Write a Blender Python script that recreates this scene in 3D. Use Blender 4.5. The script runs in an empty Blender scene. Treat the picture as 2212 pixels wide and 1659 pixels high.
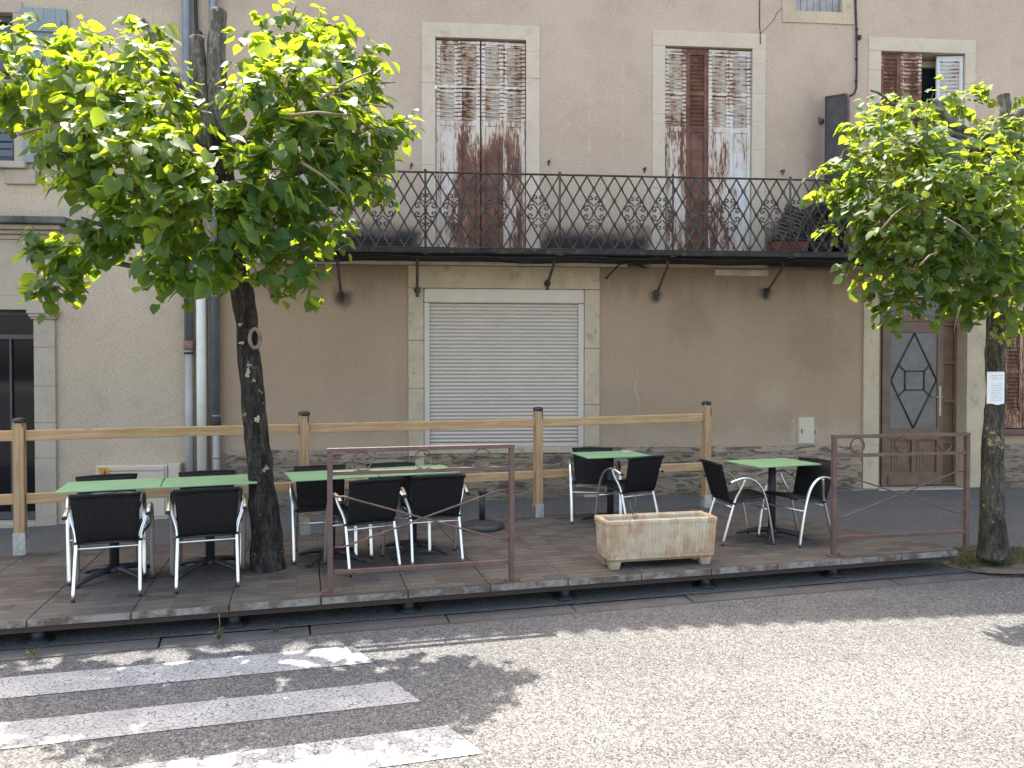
import bpy, bmesh, math, random
from mathutils import Vector, Matrix
S = bpy.context.scene
COL = S.collection
PI = math.pi
# ------------------------------------------------------------------ camera, sky, sun, exposure
FPX, CW, CH = 1661.0, 2212, 1659
PSI = math.atan(.08); TH = 29.5/FPX
CAM = Vector((0, -10.2*math.cos(PSI), 1.66))
cd = bpy.data.cameras.new('camera'); cam = bpy.data.objects.new('camera', cd); COL.objects.link(cam)
cam.location = CAM; cam.rotation_euler = (PI/2-TH, 0, -PSI)
cd.sensor_width = 36; cd.lens = FPX/CW*36; cd.clip_end = 500; cd.clip_start = .05
S.camera = cam
SUN_D = Vector((.25, -.608, -1.291)).normalized()
w = bpy.data.worlds.new('World'); S.world = w; w.use_nodes = True
nt = w.node_tree
sky = nt.nodes.new('ShaderNodeTexSky'); sky.sky_type = 'NISHITA'; sky.sun_disc = False
sky.dust_density = 4.0; sky.ozone_density = .4; sky.air_density = .9
sky.sun_elevation = math.asin(-SUN_D.z); sky.sun_rotation = math.atan2(-SUN_D.x, -SUN_D.y)
bgn = nt.nodes['Background']; bgn.inputs['Strength'].default_value = .14
wb = nt.nodes.new('ShaderNodeMix'); wb.data_type = 'RGBA'; wb.blend_type = 'MULTIPLY'; wb.inputs[0].default_value = 1
wb.inputs[7].default_value = (1.07, 1.0, .90, 1)   # the camera's warm white balance
nt.links.new(sky.outputs[0], wb.inputs[6]); nt.links.new(wb.outputs[2], bgn.inputs[0])
sl = bpy.data.lights.new('sun', 'SUN'); sl.energy = 2.7; sl.angle = math.radians(.53); sl.color = (1, .95, .87)
so = bpy.data.objects.new('sun', sl); COL.objects.link(so); so.location = (-3, 8, 20)
so.rotation_euler = SUN_D.to_track_quat('-Z', 'Y').to_euler()
S.view_settings.view_transform = 'Standard'; S.view_settings.look = 'None'
S.view_settings.exposure = 2.55; S.view_settings.gamma = 1.0
S.render.engine = 'CYCLES'
S.cycles.max_bounces = 10; S.cycles.diffuse_bounces = 5; S.cycles.glossy_bounces = 4
S.cycles.transmission_bounces = 6; S.cycles.transparent_max_bounces = 8
RT = Vector((math.cos(PSI), -math.sin(PSI), 0))
FW = Vector((math.sin(PSI)*math.cos(TH), math.cos(PSI)*math.cos(TH), -math.sin(TH)))
UP = RT.cross(FW)
def at(px, py, Y):
    "point on the upright plane Y seen at survey pixel (px, py) of the 2212 px wide photo"
    d = FW + RT*((px-CW/2)/FPX) - UP*((py-CH/2)/FPX)
    return CAM + d*((Y-CAM.y)/d.y)

# ------------------------------------------------------------------ helpers
class MB:
    def __init__(s): s.v = []; s.f = []; s.m = []; s.sm = []
    def add(s, vs, fs, mi=0, smooth=False):
        o = len(s.v); s.v += [tuple(p) for p in vs]
        for f in fs: s.f.append(tuple(o+i for i in f)); s.m.append(mi); s.sm.append(smooth)
        return s
    def box(s, x0, x1, y0, y1, z0, z1, mi=0, M=None):
        vs = [Vector(p) for p in ((x0,y0,z0),(x1,y0,z0),(x1,y1,z0),(x0,y1,z0),(x0,y0,z1),(x1,y0,z1),(x1,y1,z1),(x0,y1,z1))]
        if M is not None: vs = [M @ p for p in vs]
        return s.add(vs, [(0,3,2,1),(4,5,6,7),(0,1,5,4),(1,2,6,5),(2,3,7,6),(3,0,4,7)], mi)
    def quad(s, a, b, c, d, mi=0): return s.add([a,b,c,d], [(0,1,2,3)], mi)
    def tube(s, pts, r, n=8, mi=0, cap=True, flat=None, xdir=None):
        "tube along pts; r number or list; flat=(a,b) elliptical radii with a along xdir"
        pts = [Vector(p) for p in pts]; N = len(pts)
        rs = r if isinstance(r, (list, tuple)) else [r]*N
        vs = []; prev = None
        for i, p in enumerate(pts):
            t = (pts[min(i+1,N-1)]-pts[max(i-1,0)]).normalized()
            if xdir is not None: u = Vector(xdir); u = (u - t*u.dot(t)).normalized()
            elif prev is None:
                u = t.cross(Vector((0,0,1)))
                if u.length < 1e-3: u = Vector((1,0,0))
                u.normalize()
            else:
                u = prev - t*prev.dot(t); u.normalize()
            prev = u; v = t.cross(u)
            a, b = (flat if flat else (rs[i], rs[i]))
            for k in range(n):
                q = 2*PI*k/n
                vs.append(p + u*(a*math.cos(q)) + v*(b*math.sin(q)))
        fs = []
        for i in range(N-1):
            for k in range(n):
                fs.append((i*n+k, i*n+(k+1)%n, (i+1)*n+(k+1)%n, (i+1)*n+k))
        s.add(vs, fs, mi, True)
        if cap:
            o = len(s.v)-len(vs)
            s.f.append(tuple(o+k for k in range(n))[::-1]); s.m.append(mi); s.sm.append(False)
            s.f.append(tuple(o+(N-1)*n+k for k in range(n))); s.m.append(mi); s.sm.append(False)
        return s
    def lathe(s, prof, c=(0,0,0), n=20, mi=0, axis='z'):
        c = Vector(c); vs = []
        for r, h in prof:
            for k in range(n):
                q = 2*PI*k/n
                p = Vector((r*math.cos(q), r*math.sin(q), h))
                if axis == 'y': p = Vector((p.x, p.z, p.y))
                vs.append(c+p)
        N = len(prof)
        fs = [(i*n+k, i*n+(k+1)%n, (i+1)*n+(k+1)%n, (i+1)*n+k) for i in range(N-1) for k in range(n)]
        s.add(vs, fs, mi, True)
        o = len(s.v)-len(vs)
        for base, rev in ((0, True), ((N-1)*n, False)):
            if prof[0 if rev else -1][0] > 1e-4:
                f = tuple(o+base+k for k in range(n)); s.f.append(f[::-1] if rev else f); s.m.append(mi); s.sm.append(False)
        return s
    def prism(s, poly, z0, z1, mi=0, side_mi=None):
        n = len(poly)
        vs = [(x,y,z0) for x,y in poly]+[(x,y,z1) for x,y in poly]
        s.add(vs, [tuple(range(n))[::-1], tuple(range(n,2*n))], mi)
        s.add(vs, [(i,(i+1)%n,n+(i+1)%n,n+i) for i in range(n)], mi if side_mi is None else side_mi)
        return s
    def build(s, name, mats, parent=None, bevel=0, seg=2):
        me = bpy.data.meshes.new(name); me.from_pydata(s.v, [], s.f)
        if not isinstance(mats, (list, tuple)): mats = [mats]
        for m in mats: me.materials.append(m)
        me.polygons.foreach_set('material_index', s.m); me.polygons.foreach_set('use_smooth', s.sm)
        bm = bmesh.new(); bm.from_mesh(me); bmesh.ops.recalc_face_normals(bm, faces=bm.faces) if name not in ('crown','grass') else None
        bm.to_mesh(me); bm.free(); me.update()
        o = bpy.data.objects.new(name, me); COL.objects.link(o)
        if parent: o.parent = parent
        if bevel:
            b = o.modifiers.new('bevel','BEVEL'); b.width = bevel; b.segments = seg; b.limit_method = 'ANGLE'; b.angle_limit = .6
        return o
def tag(o, label, cat, group=None):
    o['label'] = label; o['category'] = cat
    if group: o['group'] = group
    return o
def thing(name, label, cat, loc=(0,0,0), rz=0, group=None):
    o = bpy.data.objects.new(name, None); COL.objects.link(o); o.location = loc; o.rotation_euler = (0,0,rz)
    o.empty_display_size = .1
    return tag(o, label, cat, group)
def struct(o, kind='structure'): o['kind'] = kind; return o
def copy_tree(o, parent=None):
    c = o.copy(); COL.objects.link(c)
    if parent: c.parent = parent
    for ch in list(o.children): copy_tree(ch, c)
    return c

def smooth_path(ctrl, n=6):
    pts = [Vector(p) for p in ctrl]; out = []
    for i in range(len(pts)-1):
        p0, p1, p2, p3 = pts[max(i-1,0)], pts[i], pts[i+1], pts[min(i+2,len(pts)-1)]
        for k in range(n):
            t = k/n; out.append(.5*((2*p1)+(p2-p0)*t+(2*p0-5*p1+4*p2-p3)*t*t+(3*p1-p0-3*p2+p3)*t**3))
    out.append(pts[-1]); return out
# ------------------------------------------------------------------ materials
def newmat(name):
    m = bpy.data.materials.new(name); m.use_nodes = True
    return m, m.node_tree, m.node_tree.nodes['Principled BSDF']
class G:
    "tiny node-graph helper"
    def __init__(s, nt, coord='pos'):
        s.nt = nt; s.L = nt.links
        if coord == 'pos':
            s.P = nt.nodes.new('ShaderNodeNewGeometry').outputs['Position']
        else:
            s.P = nt.nodes.new('ShaderNodeTexCoord').outputs['Object']
    def val(s, sock, x):
        if isinstance(x, (int, float)): sock.default_value = x
        elif isinstance(x, (tuple, list)): sock.default_value = (*x, 1) if len(x) == 3 and len(sock.default_value) == 4 else x
        else: s.L.new(x, sock)
    def vec(s, scale=(1,1,1), rot=(0,0,0), loc=(0,0,0)):
        n = s.nt.nodes.new('ShaderNodeMapping'); s.L.new(s.P, n.inputs[0])
        n.inputs['Scale'].default_value = scale; n.inputs['Rotation'].default_value = rot; n.inputs['Location'].default_value = loc
        return n.outputs[0]
    def noise(s, sc, detail=3, rough=.55, v=None, dist=0):
        n = s.nt.nodes.new('ShaderNodeTexNoise'); s.L.new(v or s.P, n.inputs['Vector'])
        n.inputs['Scale'].default_value = sc; n.inputs['Detail'].default_value = detail
        n.inputs['Roughness'].default_value = rough; n.inputs['Distortion'].default_value = dist
        return n.outputs['Fac']
    def vor(s, sc, feature='F1', v=None, out='Distance', rand=1):
        n = s.nt.nodes.new('ShaderNodeTexVoronoi'); n.feature = feature; s.L.new(v or s.P, n.inputs['Vector'])
        n.inputs['Scale'].default_value = sc; n.inputs['Randomness'].default_value = rand
        return n.outputs[out]
    def ramp(s, fac, a, b, c0=0., c1=1.):
        n = s.nt.nodes.new('ShaderNodeMapRange'); n.inputs['From Min'].default_value = a; n.inputs['From Max'].default_value = b
        n.inputs['To Min'].default_value = c0; n.inputs['To Max'].default_value = c1
        n.interpolation_type = 'SMOOTHSTEP'; s.val(n.inputs['Value'], fac); return n.outputs[0]
    def mix(s, fac, a, b, blend='MIX'):
        n = s.nt.nodes.new('ShaderNodeMix'); n.data_type = 'RGBA'; n.blend_type = blend
        s.val(n.inputs[0], fac); s.val(n.inputs[6], a); s.val(n.inputs[7], b); return n.outputs[2]
    def math(s, op, a, b=0.):
        n = s.nt.nodes.new('ShaderNodeMath'); n.operation = op; s.val(n.inputs[0], a); s.val(n.inputs[1], b); return n.outputs[0]
    def sep(s):
        n = s.nt.nodes.new('ShaderNodeSeparateXYZ'); s.L.new(s.P, n.inputs[0]); return n.outputs
    def bump(s, h, strength, dist, bsdf, prev=None):
        n = s.nt.nodes.new('ShaderNodeBump'); n.inputs['Strength'].default_value = strength; n.inputs['Distance'].default_value = dist
        s.L.new(h, n.inputs['Height'])
        if prev is not None: s.L.new(prev, n.inputs['Normal'])
        s.L.new(n.outputs[0], bsdf.inputs['Normal']); return n.outputs[0]
def simple(name, col, rough=.6, metal=0, var=.12, vs=6, bump=0, bs=60, spec=.5, coord='pos', dirt=None, dirt_amt=.5, grain=0):
    m, nt, b = newmat(name); g = G(nt, coord)
    c2 = tuple(x*(1-var*2) for x in col)
    c = g.mix(g.ramp(g.noise(vs, 5), .3, .7), col, c2)
    if grain:
        c = g.mix(g.ramp(g.noise(bs, 2, .7), .35, .65), c, g.mix(1.0, c, (1-grain,)*3, 'MULTIPLY'))
    if dirt:
        c = g.mix(g.ramp(g.noise(vs*.6, 6, .65), .5, .72, 0, dirt_amt), c, dirt)
    nt.links.new(c, b.inputs['Base Color']); b.inputs['Roughness'].default_value = rough; b.inputs['Metallic'].default_value = metal
    b.inputs['Specular IOR Level'].default_value = spec
    if bump: g.bump(g.noise(bs, 4, .6), bump, .01, b)
    return m

def plaster(name, base, tint, soot=None, patches=(), lower=None, streaks=()):
    m, nt, b = newmat(name); g = G(nt); x, y, z = g.sep()
    c = g.mix(g.ramp(g.noise(.55, 5, .6), .32, .7), base, tint)
    c = g.mix(g.ramp(g.noise(2.8, 6, .68), .48, .72, 0, .55), c, g.mix(1., c, (.84,.83,.82), 'MULTIPLY'))
    if lower:  # the shop storey carries its own browner coat of render
        lo = g.mix(g.ramp(g.noise(.7, 5, .6), .32, .7), lower, tuple(q*.88 for q in lower))
        lo = g.mix(g.ramp(g.math('ADD', z, g.math('MULTIPLY', g.math('SUBTRACT', g.noise(3, 6, .7), .5), 1.1)), .62, 1.05, .55, 0), lo, (.44,.355,.26))
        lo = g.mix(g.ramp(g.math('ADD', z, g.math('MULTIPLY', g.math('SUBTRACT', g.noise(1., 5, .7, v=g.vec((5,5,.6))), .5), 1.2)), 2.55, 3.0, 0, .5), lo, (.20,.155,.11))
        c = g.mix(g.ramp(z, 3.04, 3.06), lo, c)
    # vertical wash streaks
    c = g.mix(g.ramp(g.noise(2.2, 4, .6, v=g.vec((1.6,1,.18))), .55, .8, 0, .25), c, g.mix(1., c, (1.2,1.2,1.2), 'MULTIPLY'))
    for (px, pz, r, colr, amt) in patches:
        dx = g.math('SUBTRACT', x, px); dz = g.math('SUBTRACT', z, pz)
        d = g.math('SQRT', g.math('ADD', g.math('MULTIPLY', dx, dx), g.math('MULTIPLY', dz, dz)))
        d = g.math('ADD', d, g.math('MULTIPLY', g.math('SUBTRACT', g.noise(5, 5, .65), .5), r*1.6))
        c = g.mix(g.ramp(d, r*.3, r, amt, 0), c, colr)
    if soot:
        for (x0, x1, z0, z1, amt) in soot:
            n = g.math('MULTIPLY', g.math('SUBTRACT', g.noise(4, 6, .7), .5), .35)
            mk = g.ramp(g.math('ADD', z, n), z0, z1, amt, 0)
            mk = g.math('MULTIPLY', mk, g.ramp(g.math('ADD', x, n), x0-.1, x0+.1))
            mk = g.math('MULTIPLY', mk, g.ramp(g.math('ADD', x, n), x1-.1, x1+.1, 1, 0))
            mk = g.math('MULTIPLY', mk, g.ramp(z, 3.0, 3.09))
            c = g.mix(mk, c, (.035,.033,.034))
    for (sx_, za, zb) in streaks:
        dx = g.math('ABSOLUTE', g.math('SUBTRACT', g.math('ADD', x, g.math('MULTIPLY', g.noise(6, 3), .03)), sx_))
        mk = g.math('MULTIPLY', g.ramp(dx, .004, .018, 1, 0), g.ramp(g.noise(9, 4, .7), .42, .6))
        mk = g.math('MULTIPLY', mk, g.math('MULTIPLY', g.ramp(z, za, za+.3), g.ramp(z, zb-.2, zb, .32, 0)))
        c = g.mix(mk, c, (.62,.55,.47))
    sp = g.noise(75, 2, .8)
    c = g.mix(g.ramp(sp, .3, .7), g.mix(1., c, (.70,.69,.68), 'MULTIPLY'), g.mix(1., c, (1.22,1.22,1.22), 'MULTIPLY'))
    nt.links.new(c, b.inputs['Base Color']); b.inputs['Roughness'].default_value = .95; b.inputs['Specular IOR Level'].default_value = .15
    p = g.bump(g.noise(2.5, 4), .25, .03, b); g.bump(sp, .55, .006, b, p)
    return m
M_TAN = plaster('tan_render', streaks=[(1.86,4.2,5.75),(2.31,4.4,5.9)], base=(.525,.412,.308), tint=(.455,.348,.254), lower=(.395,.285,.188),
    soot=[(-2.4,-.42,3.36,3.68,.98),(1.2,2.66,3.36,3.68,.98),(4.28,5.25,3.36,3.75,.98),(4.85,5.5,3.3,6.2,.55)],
    patches=[(4.35,1.28,.34,(.45,.36,.24),.45),(-.95,1.12,.3,(.40,.31,.21),.4),(4.84,.83,.27,(.45,.38,.28),.9),
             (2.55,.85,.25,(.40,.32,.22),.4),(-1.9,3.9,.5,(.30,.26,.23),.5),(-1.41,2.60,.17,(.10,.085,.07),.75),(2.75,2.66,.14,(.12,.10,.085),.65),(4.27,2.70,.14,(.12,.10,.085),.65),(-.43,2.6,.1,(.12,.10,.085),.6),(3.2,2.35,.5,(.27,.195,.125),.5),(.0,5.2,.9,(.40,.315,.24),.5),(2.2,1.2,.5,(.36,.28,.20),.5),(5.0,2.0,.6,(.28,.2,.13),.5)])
M_LEFT = plaster('grey_beige_render', (.50,.41,.30), (.445,.36,.26), patches=[(-4.4,3.4,.5,(.33,.30,.27),.5)])

def stone(name, base, dark, stain=.5, course=True):
    m, nt, b = newmat(name); g = G(nt)
    c = g.mix(g.ramp(g.noise(1.8, 6, .65), .35, .7), base, dark)
    c = g.mix(g.ramp(g.noise(6, 7, .7), .54, .72, 0, stain), c, (.30,.24,.17))
    c = g.mix(g.ramp(g.noise(9, 7, .7, v=g.vec((1.3,1,.6),loc=(3,1,2))), .58, .74, 0, stain*.8), c, (.16,.15,.14))
    c = g.mix(g.ramp(g.noise(70, 2, .7), .3, .7), g.mix(1., c, (.86,.86,.86), 'MULTIPLY'), c)
    nt.links.new(c, b.inputs['Base Color']); b.inputs['Roughness'].default_value = .92; b.inputs['Specular IOR Level'].default_value = .2
    h = g.math('ADD', g.noise(12, 6, .65), g.math('MULTIPLY', g.noise(60, 3), .3))
    g.bump(h, .35, .012, b); return m
M_STONE_UP = stone('pale_limestone', (.60,.505,.385), (.53,.435,.325), .35)
M_STONE_SHOP = stone('stained_limestone', (.55,.45,.30), (.45,.365,.25), .75)
M_STONE_LEFT = stone('grey_limestone', (.44,.375,.285), (.37,.31,.235), .35)
M_SILLDARK = stone('sooty_stone', (.15,.14,.125), (.06,.058,.055), .3)
def rubble():
    m, nt, b = newmat('rough_stone_plinth'); g = G(nt); x, y, z = g.sep()
    v = g.vec((3.2, 3.2, 15)); n1 = g.noise(1.0, 6, .7, v=v, dist=1.2); n2 = g.noise(2.6, 5, .7, v=v, dist=.6)
    c = g.mix(g.ramp(g.noise(1.1, 4), .35, .65), (.37,.29,.205), (.265,.205,.145))
    c = g.mix(g.ramp(n1, .42, .52, .85, 0), c, (.085,.07,.055))
    c = g.mix(g.ramp(g.noise(3, 5, .7), .55, .7, 0, .5), c, (.38,.32,.25))
    c = g.mix(g.ramp(g.math('ADD', z, g.math('MULTIPLY', g.noise(2, 4), .25)), .02, .28, .5, 0), c, (.10,.105,.07))
    nt.links.new(c, b.inputs['Base Color']); b.inputs['Roughness'].default_value = .95; b.inputs['Specular IOR Level'].default_value = .15
    g.bump(g.math('ADD', n1, g.math('MULTIPLY', n2, .5)), .9, .035, b); return m
M_RUBBLE = rubble()
def asphalt(name, base, dark, speck, spc=.5, big=.8):
    m, nt, b = newmat(name); g = G(nt)
    c = g.mix(g.ramp(g.noise(big, 5, .6), .3, .7), base, tuple(q*.82 for q in base))
    v1 = g.vor(105, 'F1', out='Color')
    sx = nt.nodes.new('ShaderNodeSeparateColor'); nt.links.new(v1, sx.inputs[0])
    c = g.mix(g.ramp(sx.outputs[0], .55, .95, 0, spc), c, speck)
    c = g.mix(g.ramp(sx.outputs[1], .62, .9, 0, spc*1.1), c, dark)
    c = g.mix(g.ramp(g.noise(26, 4, .7), .48, .66, 0, spc*.6), c, dark)
    tr_ = g.noise(1., 4, .6, v=g.vec((.12,1.5,1), rot=(0,0,-math.atan(.178))))
    c = g.mix(g.ramp(tr_, .42, .62, 0, .5), c, g.mix(1., c, (1.22,1.2,1.17), 'MULTIPLY'))
    c = g.mix(g.ramp(g.noise(1.6, 5, .7, v=g.vec(loc=(9,4,0))), .60, .72, 0, .45), c, g.mix(1., c, (.6,.6,.6), 'MULTIPLY'))
    cr = g.vor(.55, 'DISTANCE_TO_EDGE', v=g.vec((1,1,1)))
    nt.links.new(c, b.inputs['Base Color']); b.inputs['Roughness'].default_value = .85; b.inputs['Specular IOR Level'].default_value = .3
    h = g.math('ADD', g.vor(85), g.math('MULTIPLY', g.noise(30, 3, .7), 1.0))
    g.bump(h, .8, .012, b); return m
M_ROAD = asphalt('road_asphalt', (.130,.126,.121), (.034,.033,.033), (.235,.229,.218), .75)
M_PAVE = asphalt('pavement_asphalt', (.105,.100,.095), (.04,.038,.036), (.20,.19,.175), .45)
M_KERB = simple('kerb_concrete', (.098,.091,.084), .9, var=.15, vs=3, bump=.5, bs=90, dirt=(.065,.045,.038), dirt_amt=.7, grain=.25)
def paintmat():
    m, nt, b = newmat('cracked_road_paint'); g = G(nt)
    v = g.vec((1,1,1)); 
    e = g.vor(30, 'DISTANCE_TO_EDGE'); 
    wob = g.noise(38, 3, .6)
    cr = g.math('ADD', e, g.math('MULTIPLY', g.math('SUBTRACT', wob, .5), .22))
    mask = g.ramp(cr, .005, .06, 1, 0)
    wear = g.ramp(g.noise(45, 3, .7), .60, .70, 0, .8)
    c = g.mix(g.ramp(g.noise(4, 5), .35, .7), (.38,.372,.36), (.29,.285,.275))
    c = g.mix(wear, c, (.2,.19,.185)); c = g.mix(mask, c, (.10,.098,.095))
    nt.links.new(c, b.inputs['Base Color']); b.inputs['Roughness'].default_value = .7; b.inputs['Specular IOR Level'].default_value = .3
    g.bump(g.math('SUBTRACT', 1., mask), .6, .006, b); return m
M_PAINT = paintmat()
def deckmat(name, edge=False):
    m, nt, b = newmat(name); g = G(nt)
    a = math.atan(.18)
    v = g.vec((1,1,1), rot=(0,0,-a))
    sp = nt.nodes.new('ShaderNodeSeparateXYZ'); nt.links.new(v, sp.inputs[0])
    w = g.math('FRACT', g.math('MULTIPLY', sp.outputs[1], 1/.105))
    w2 = g.math('FRACT', g.math('MULTIPLY', sp.outputs[0], 1/.2117))
    groove = g.math('MULTIPLY', g.ramp(w, 0, .07), g.ramp(w, .93, 1, 1, 0))
    groove = g.math('MULTIPLY', groove, g.ramp(w2, 0, .03, .45, 1))
    idx = g.math('FLOOR', g.math('MULTIPLY', sp.outputs[1], 1/.105))
    colx = g.math('FLOOR', g.math('MULTIPLY', sp.outputs[0], 1/.2117))
    wn = nt.nodes.new('ShaderNodeTexWhiteNoise'); wn.noise_dimensions = '2D'
    cb = nt.nodes.new('ShaderNodeCombineXYZ'); nt.links.new(idx, cb.inputs[0]); nt.links.new(colx, cb.inputs[1]); nt.links.new(cb.outputs[0], wn.inputs['Vector'])
    if edge:
        c = g.mix(g.ramp(g.noise(7, 6, .7), .4, .62), (.25,.23,.20), (.10,.078,.06))
        c = g.mix(g.ramp(g.noise(16, 5, .7), .55, .68, 0, .9), c, (.22,.12,.07))
    else:
        c = g.mix(wn.outputs[0], (.074,.062,.053), (.128,.112,.097))
        gr = g.noise(3, 5, .7, v=g.vec((2.2,26,4), rot=(0,0,-a)))
        c = g.mix(g.ramp(gr, .35, .7), c, g.mix(1., c, (.55,.52,.5), 'MULTIPLY'))
        c = g.mix(g.ramp(g.noise(1.4, 5, .65), .48, .7, 0, .55), c, (.125,.113,.098))
        c = g.mix(g.ramp(g.noise(2.1, 5, .65, v=g.vec(loc=(5,2,0))), .55, .7, 0, .5), c, (.058,.040,.030))
        c = g.mix(g.ramp(groove, 0, 1, .8, 0), c, (.03,.026,.022))
    nt.links.new(c, b.inputs['Base Color']); b.inputs['Roughness'].default_value = .8; b.inputs['Specular IOR Level'].default_value = .3
    g.bump(g.math('ADD', groove, g.math('MULTIPLY', g.noise(40, 3), .3)), .7, .006, b); return m
M_DECK = deckmat('weathered_deck_boards'); M_DECKE = deckmat('worn_board_edge', True)
def wood(name, base, dark, axis='x'):
    m, nt, b = newmat(name); g = G(nt, 'obj')
    sc = {'x': (1.2, 24, 24), 'z': (24, 24, 1.2)}[axis]
    gr = g.noise(1.6, 5, .6, v=g.vec(sc), dist=.8)
    c = g.mix(g.ramp(gr, .35, .65), base, dark)
    kn = g.vor(1.0, 'F1', v=g.vec({'x': (1.9, 9, 9), 'z': (9, 9, 1.9)}[axis]))
    c = g.mix(g.ramp(kn, .07, .16, .9, 0), c, (.10,.05,.025))
    c = g.mix(g.ramp(g.noise(2, 4), .5, .75, 0, .35), c, tuple(q*.75 for q in dark))
    nt.links.new(c, b.inputs['Base Color']); b.inputs['Roughness'].default_value = .7
    g.bump(gr, .25, .004, b); return m
M_PINE_X = wood('pine_rail', (.50,.325,.16), (.37,.22,.10), 'x'); M_PINE_Z = wood('pine_post', (.46,.30,.155), (.33,.20,.095), 'z')
M_GALV = simple('galvanised_steel', (.62,.60,.55), .45, .7, var=.15, vs=20, bump=.1)
M_ALU = simple('brushed_aluminium', (.80,.775,.73), .34, 1.0, var=.04, vs=8)
M_BLACKP = simple('black_plastic', (.018,.018,.02), .5, 0, var=.1)
M_IRONB = simple('black_cast_iron', (.028,.029,.032), .55, 0, var=.2, vs=12, bump=.15, bs=90)
M_GREEN = simple('pale_green_laminate', (.225,.405,.205), .42, 0, var=.05, vs=3, spec=.5)
M_BROWNM = simple('brown_painted_steel', (.125,.068,.052), .5, 0, var=.12, vs=9, dirt=(.19,.13,.11), dirt_amt=.4)
M_RAILIRON = simple('old_wrought_iron', (.080,.066,.053), .75, .0, spec=.25, var=.25, vs=9, bump=.3, bs=80, dirt=(.13,.12,.11), dirt_amt=.7)
M_ZINC = simple('zinc_blue_grey', (.20,.22,.235), .5, .3, var=.12, vs=5, dirt=(.13,.14,.15), dirt_amt=.4)
M_PIPEGREY = simple('grey_pipe', (.36,.335,.31), .55, .1, var=.08, vs=4)
M_PVC = simple('white_pvc', (.70,.665,.58), .45, 0, var=.06, vs=3, dirt=(.5,.46,.38), dirt_amt=.4)
M_COLLAR = simple('rusty_collar', (.30,.19,.14), .7, .2, var=.2, vs=20)
M_CABLE = simple('black_cable', (.015,.015,.016), .55)
M_DARKIN = simple('dark_interior', (.012,.012,.013), .8)
M_SHUTROLL = simple('cream_roller_slats', (.56,.49,.405), .5, 0, var=.03, vs=2, dirt=(.5,.45,.38), dirt_amt=.35)
M_ROLLBOX = simple('cream_roller_box', (.60,.515,.395), .5, 0, var=.04, vs=3)
M_CREAMP = simple('cream_plank', (.60,.53,.41), .8, 0, var=.15, vs=5, dirt=(.2,.17,.13), dirt_amt=.7, bump=.2)
M_BLUESH = simple('blue_grey_shutter_paint', (.24,.285,.275), .65, 0, var=.1, vs=4, dirt=(.20,.24,.25), dirt_amt=.6, bump=.15, bs=40)
M_BROWNDOOR = simple('brown_varnished_door', (.175,.100,.060), .5, 0, var=.15, vs=6, bump=.1, bs=40)
M_MUNTIN = simple('dark_leading', (.045,.038,.033), .5)
M_CABINET = simple('cream_cabinet', (.56,.47,.355), .6, 0, var=.05, vs=4, dirt=(.33,.28,.22), dirt_amt=.5)
M_ORANGE = simple('orange_warning_label', (.62,.28,.03), .6)
M_TILE = simple('terracotta_tile', (.34,.16,.09), .85, 0, var=.2, vs=5)
M_POT = simple('red_plastic_pot', (.19,.05,.04), .6, 0, var=.1)
M_SCREEN = simple('dark_corrugated_screen', (.075,.075,.078), .8, 0, var=.2, vs=4, dirt=(.03,.03,.03), dirt_amt=.8, bump=.3, bs=50)
M_PAPER = simple('white_paper', (.80,.80,.80), .7, 0, var=.02)
M_INK = simple('grey_print', (.38,.38,.40), .8, 0, var=.02)
M_SOIL = simple('dry_soil', (.14,.10,.07), .95, 0, var=.2, vs=20, bump=.8, bs=50)
M_ASH = simple('clear_ashtray', (.55,.52,.42), .3)
M_SLATW = simple('weathered_slats', (.13,.12,.11), .8, 0, var=.2, vs=10)
def weavemat():
    m, nt, b = newmat('black_woven_sling'); g = G(nt, 'obj'); x, y, z = g.sep()
    w1 = g.math('SINE', g.math('MULTIPLY', x, 2*PI/.017)); w2 = g.math('SINE', g.math('MULTIPLY', g.math('ADD', z, y), 2*PI/.006))
    h = g.math('ADD', w1, g.math('MULTIPLY', w2, .6))
    c = g.mix(g.ramp(h, -1.2, 1.4), (.0015,.0015,.002), (.016,.016,.017))
    nt.links.new(c, b.inputs['Base Color']); b.inputs['Roughness'].default_value = .7; b.inputs['Specular IOR Level'].default_value = .25
    g.bump(h, .5, .002, b); return m
M_WEAVE = weavemat()
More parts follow.
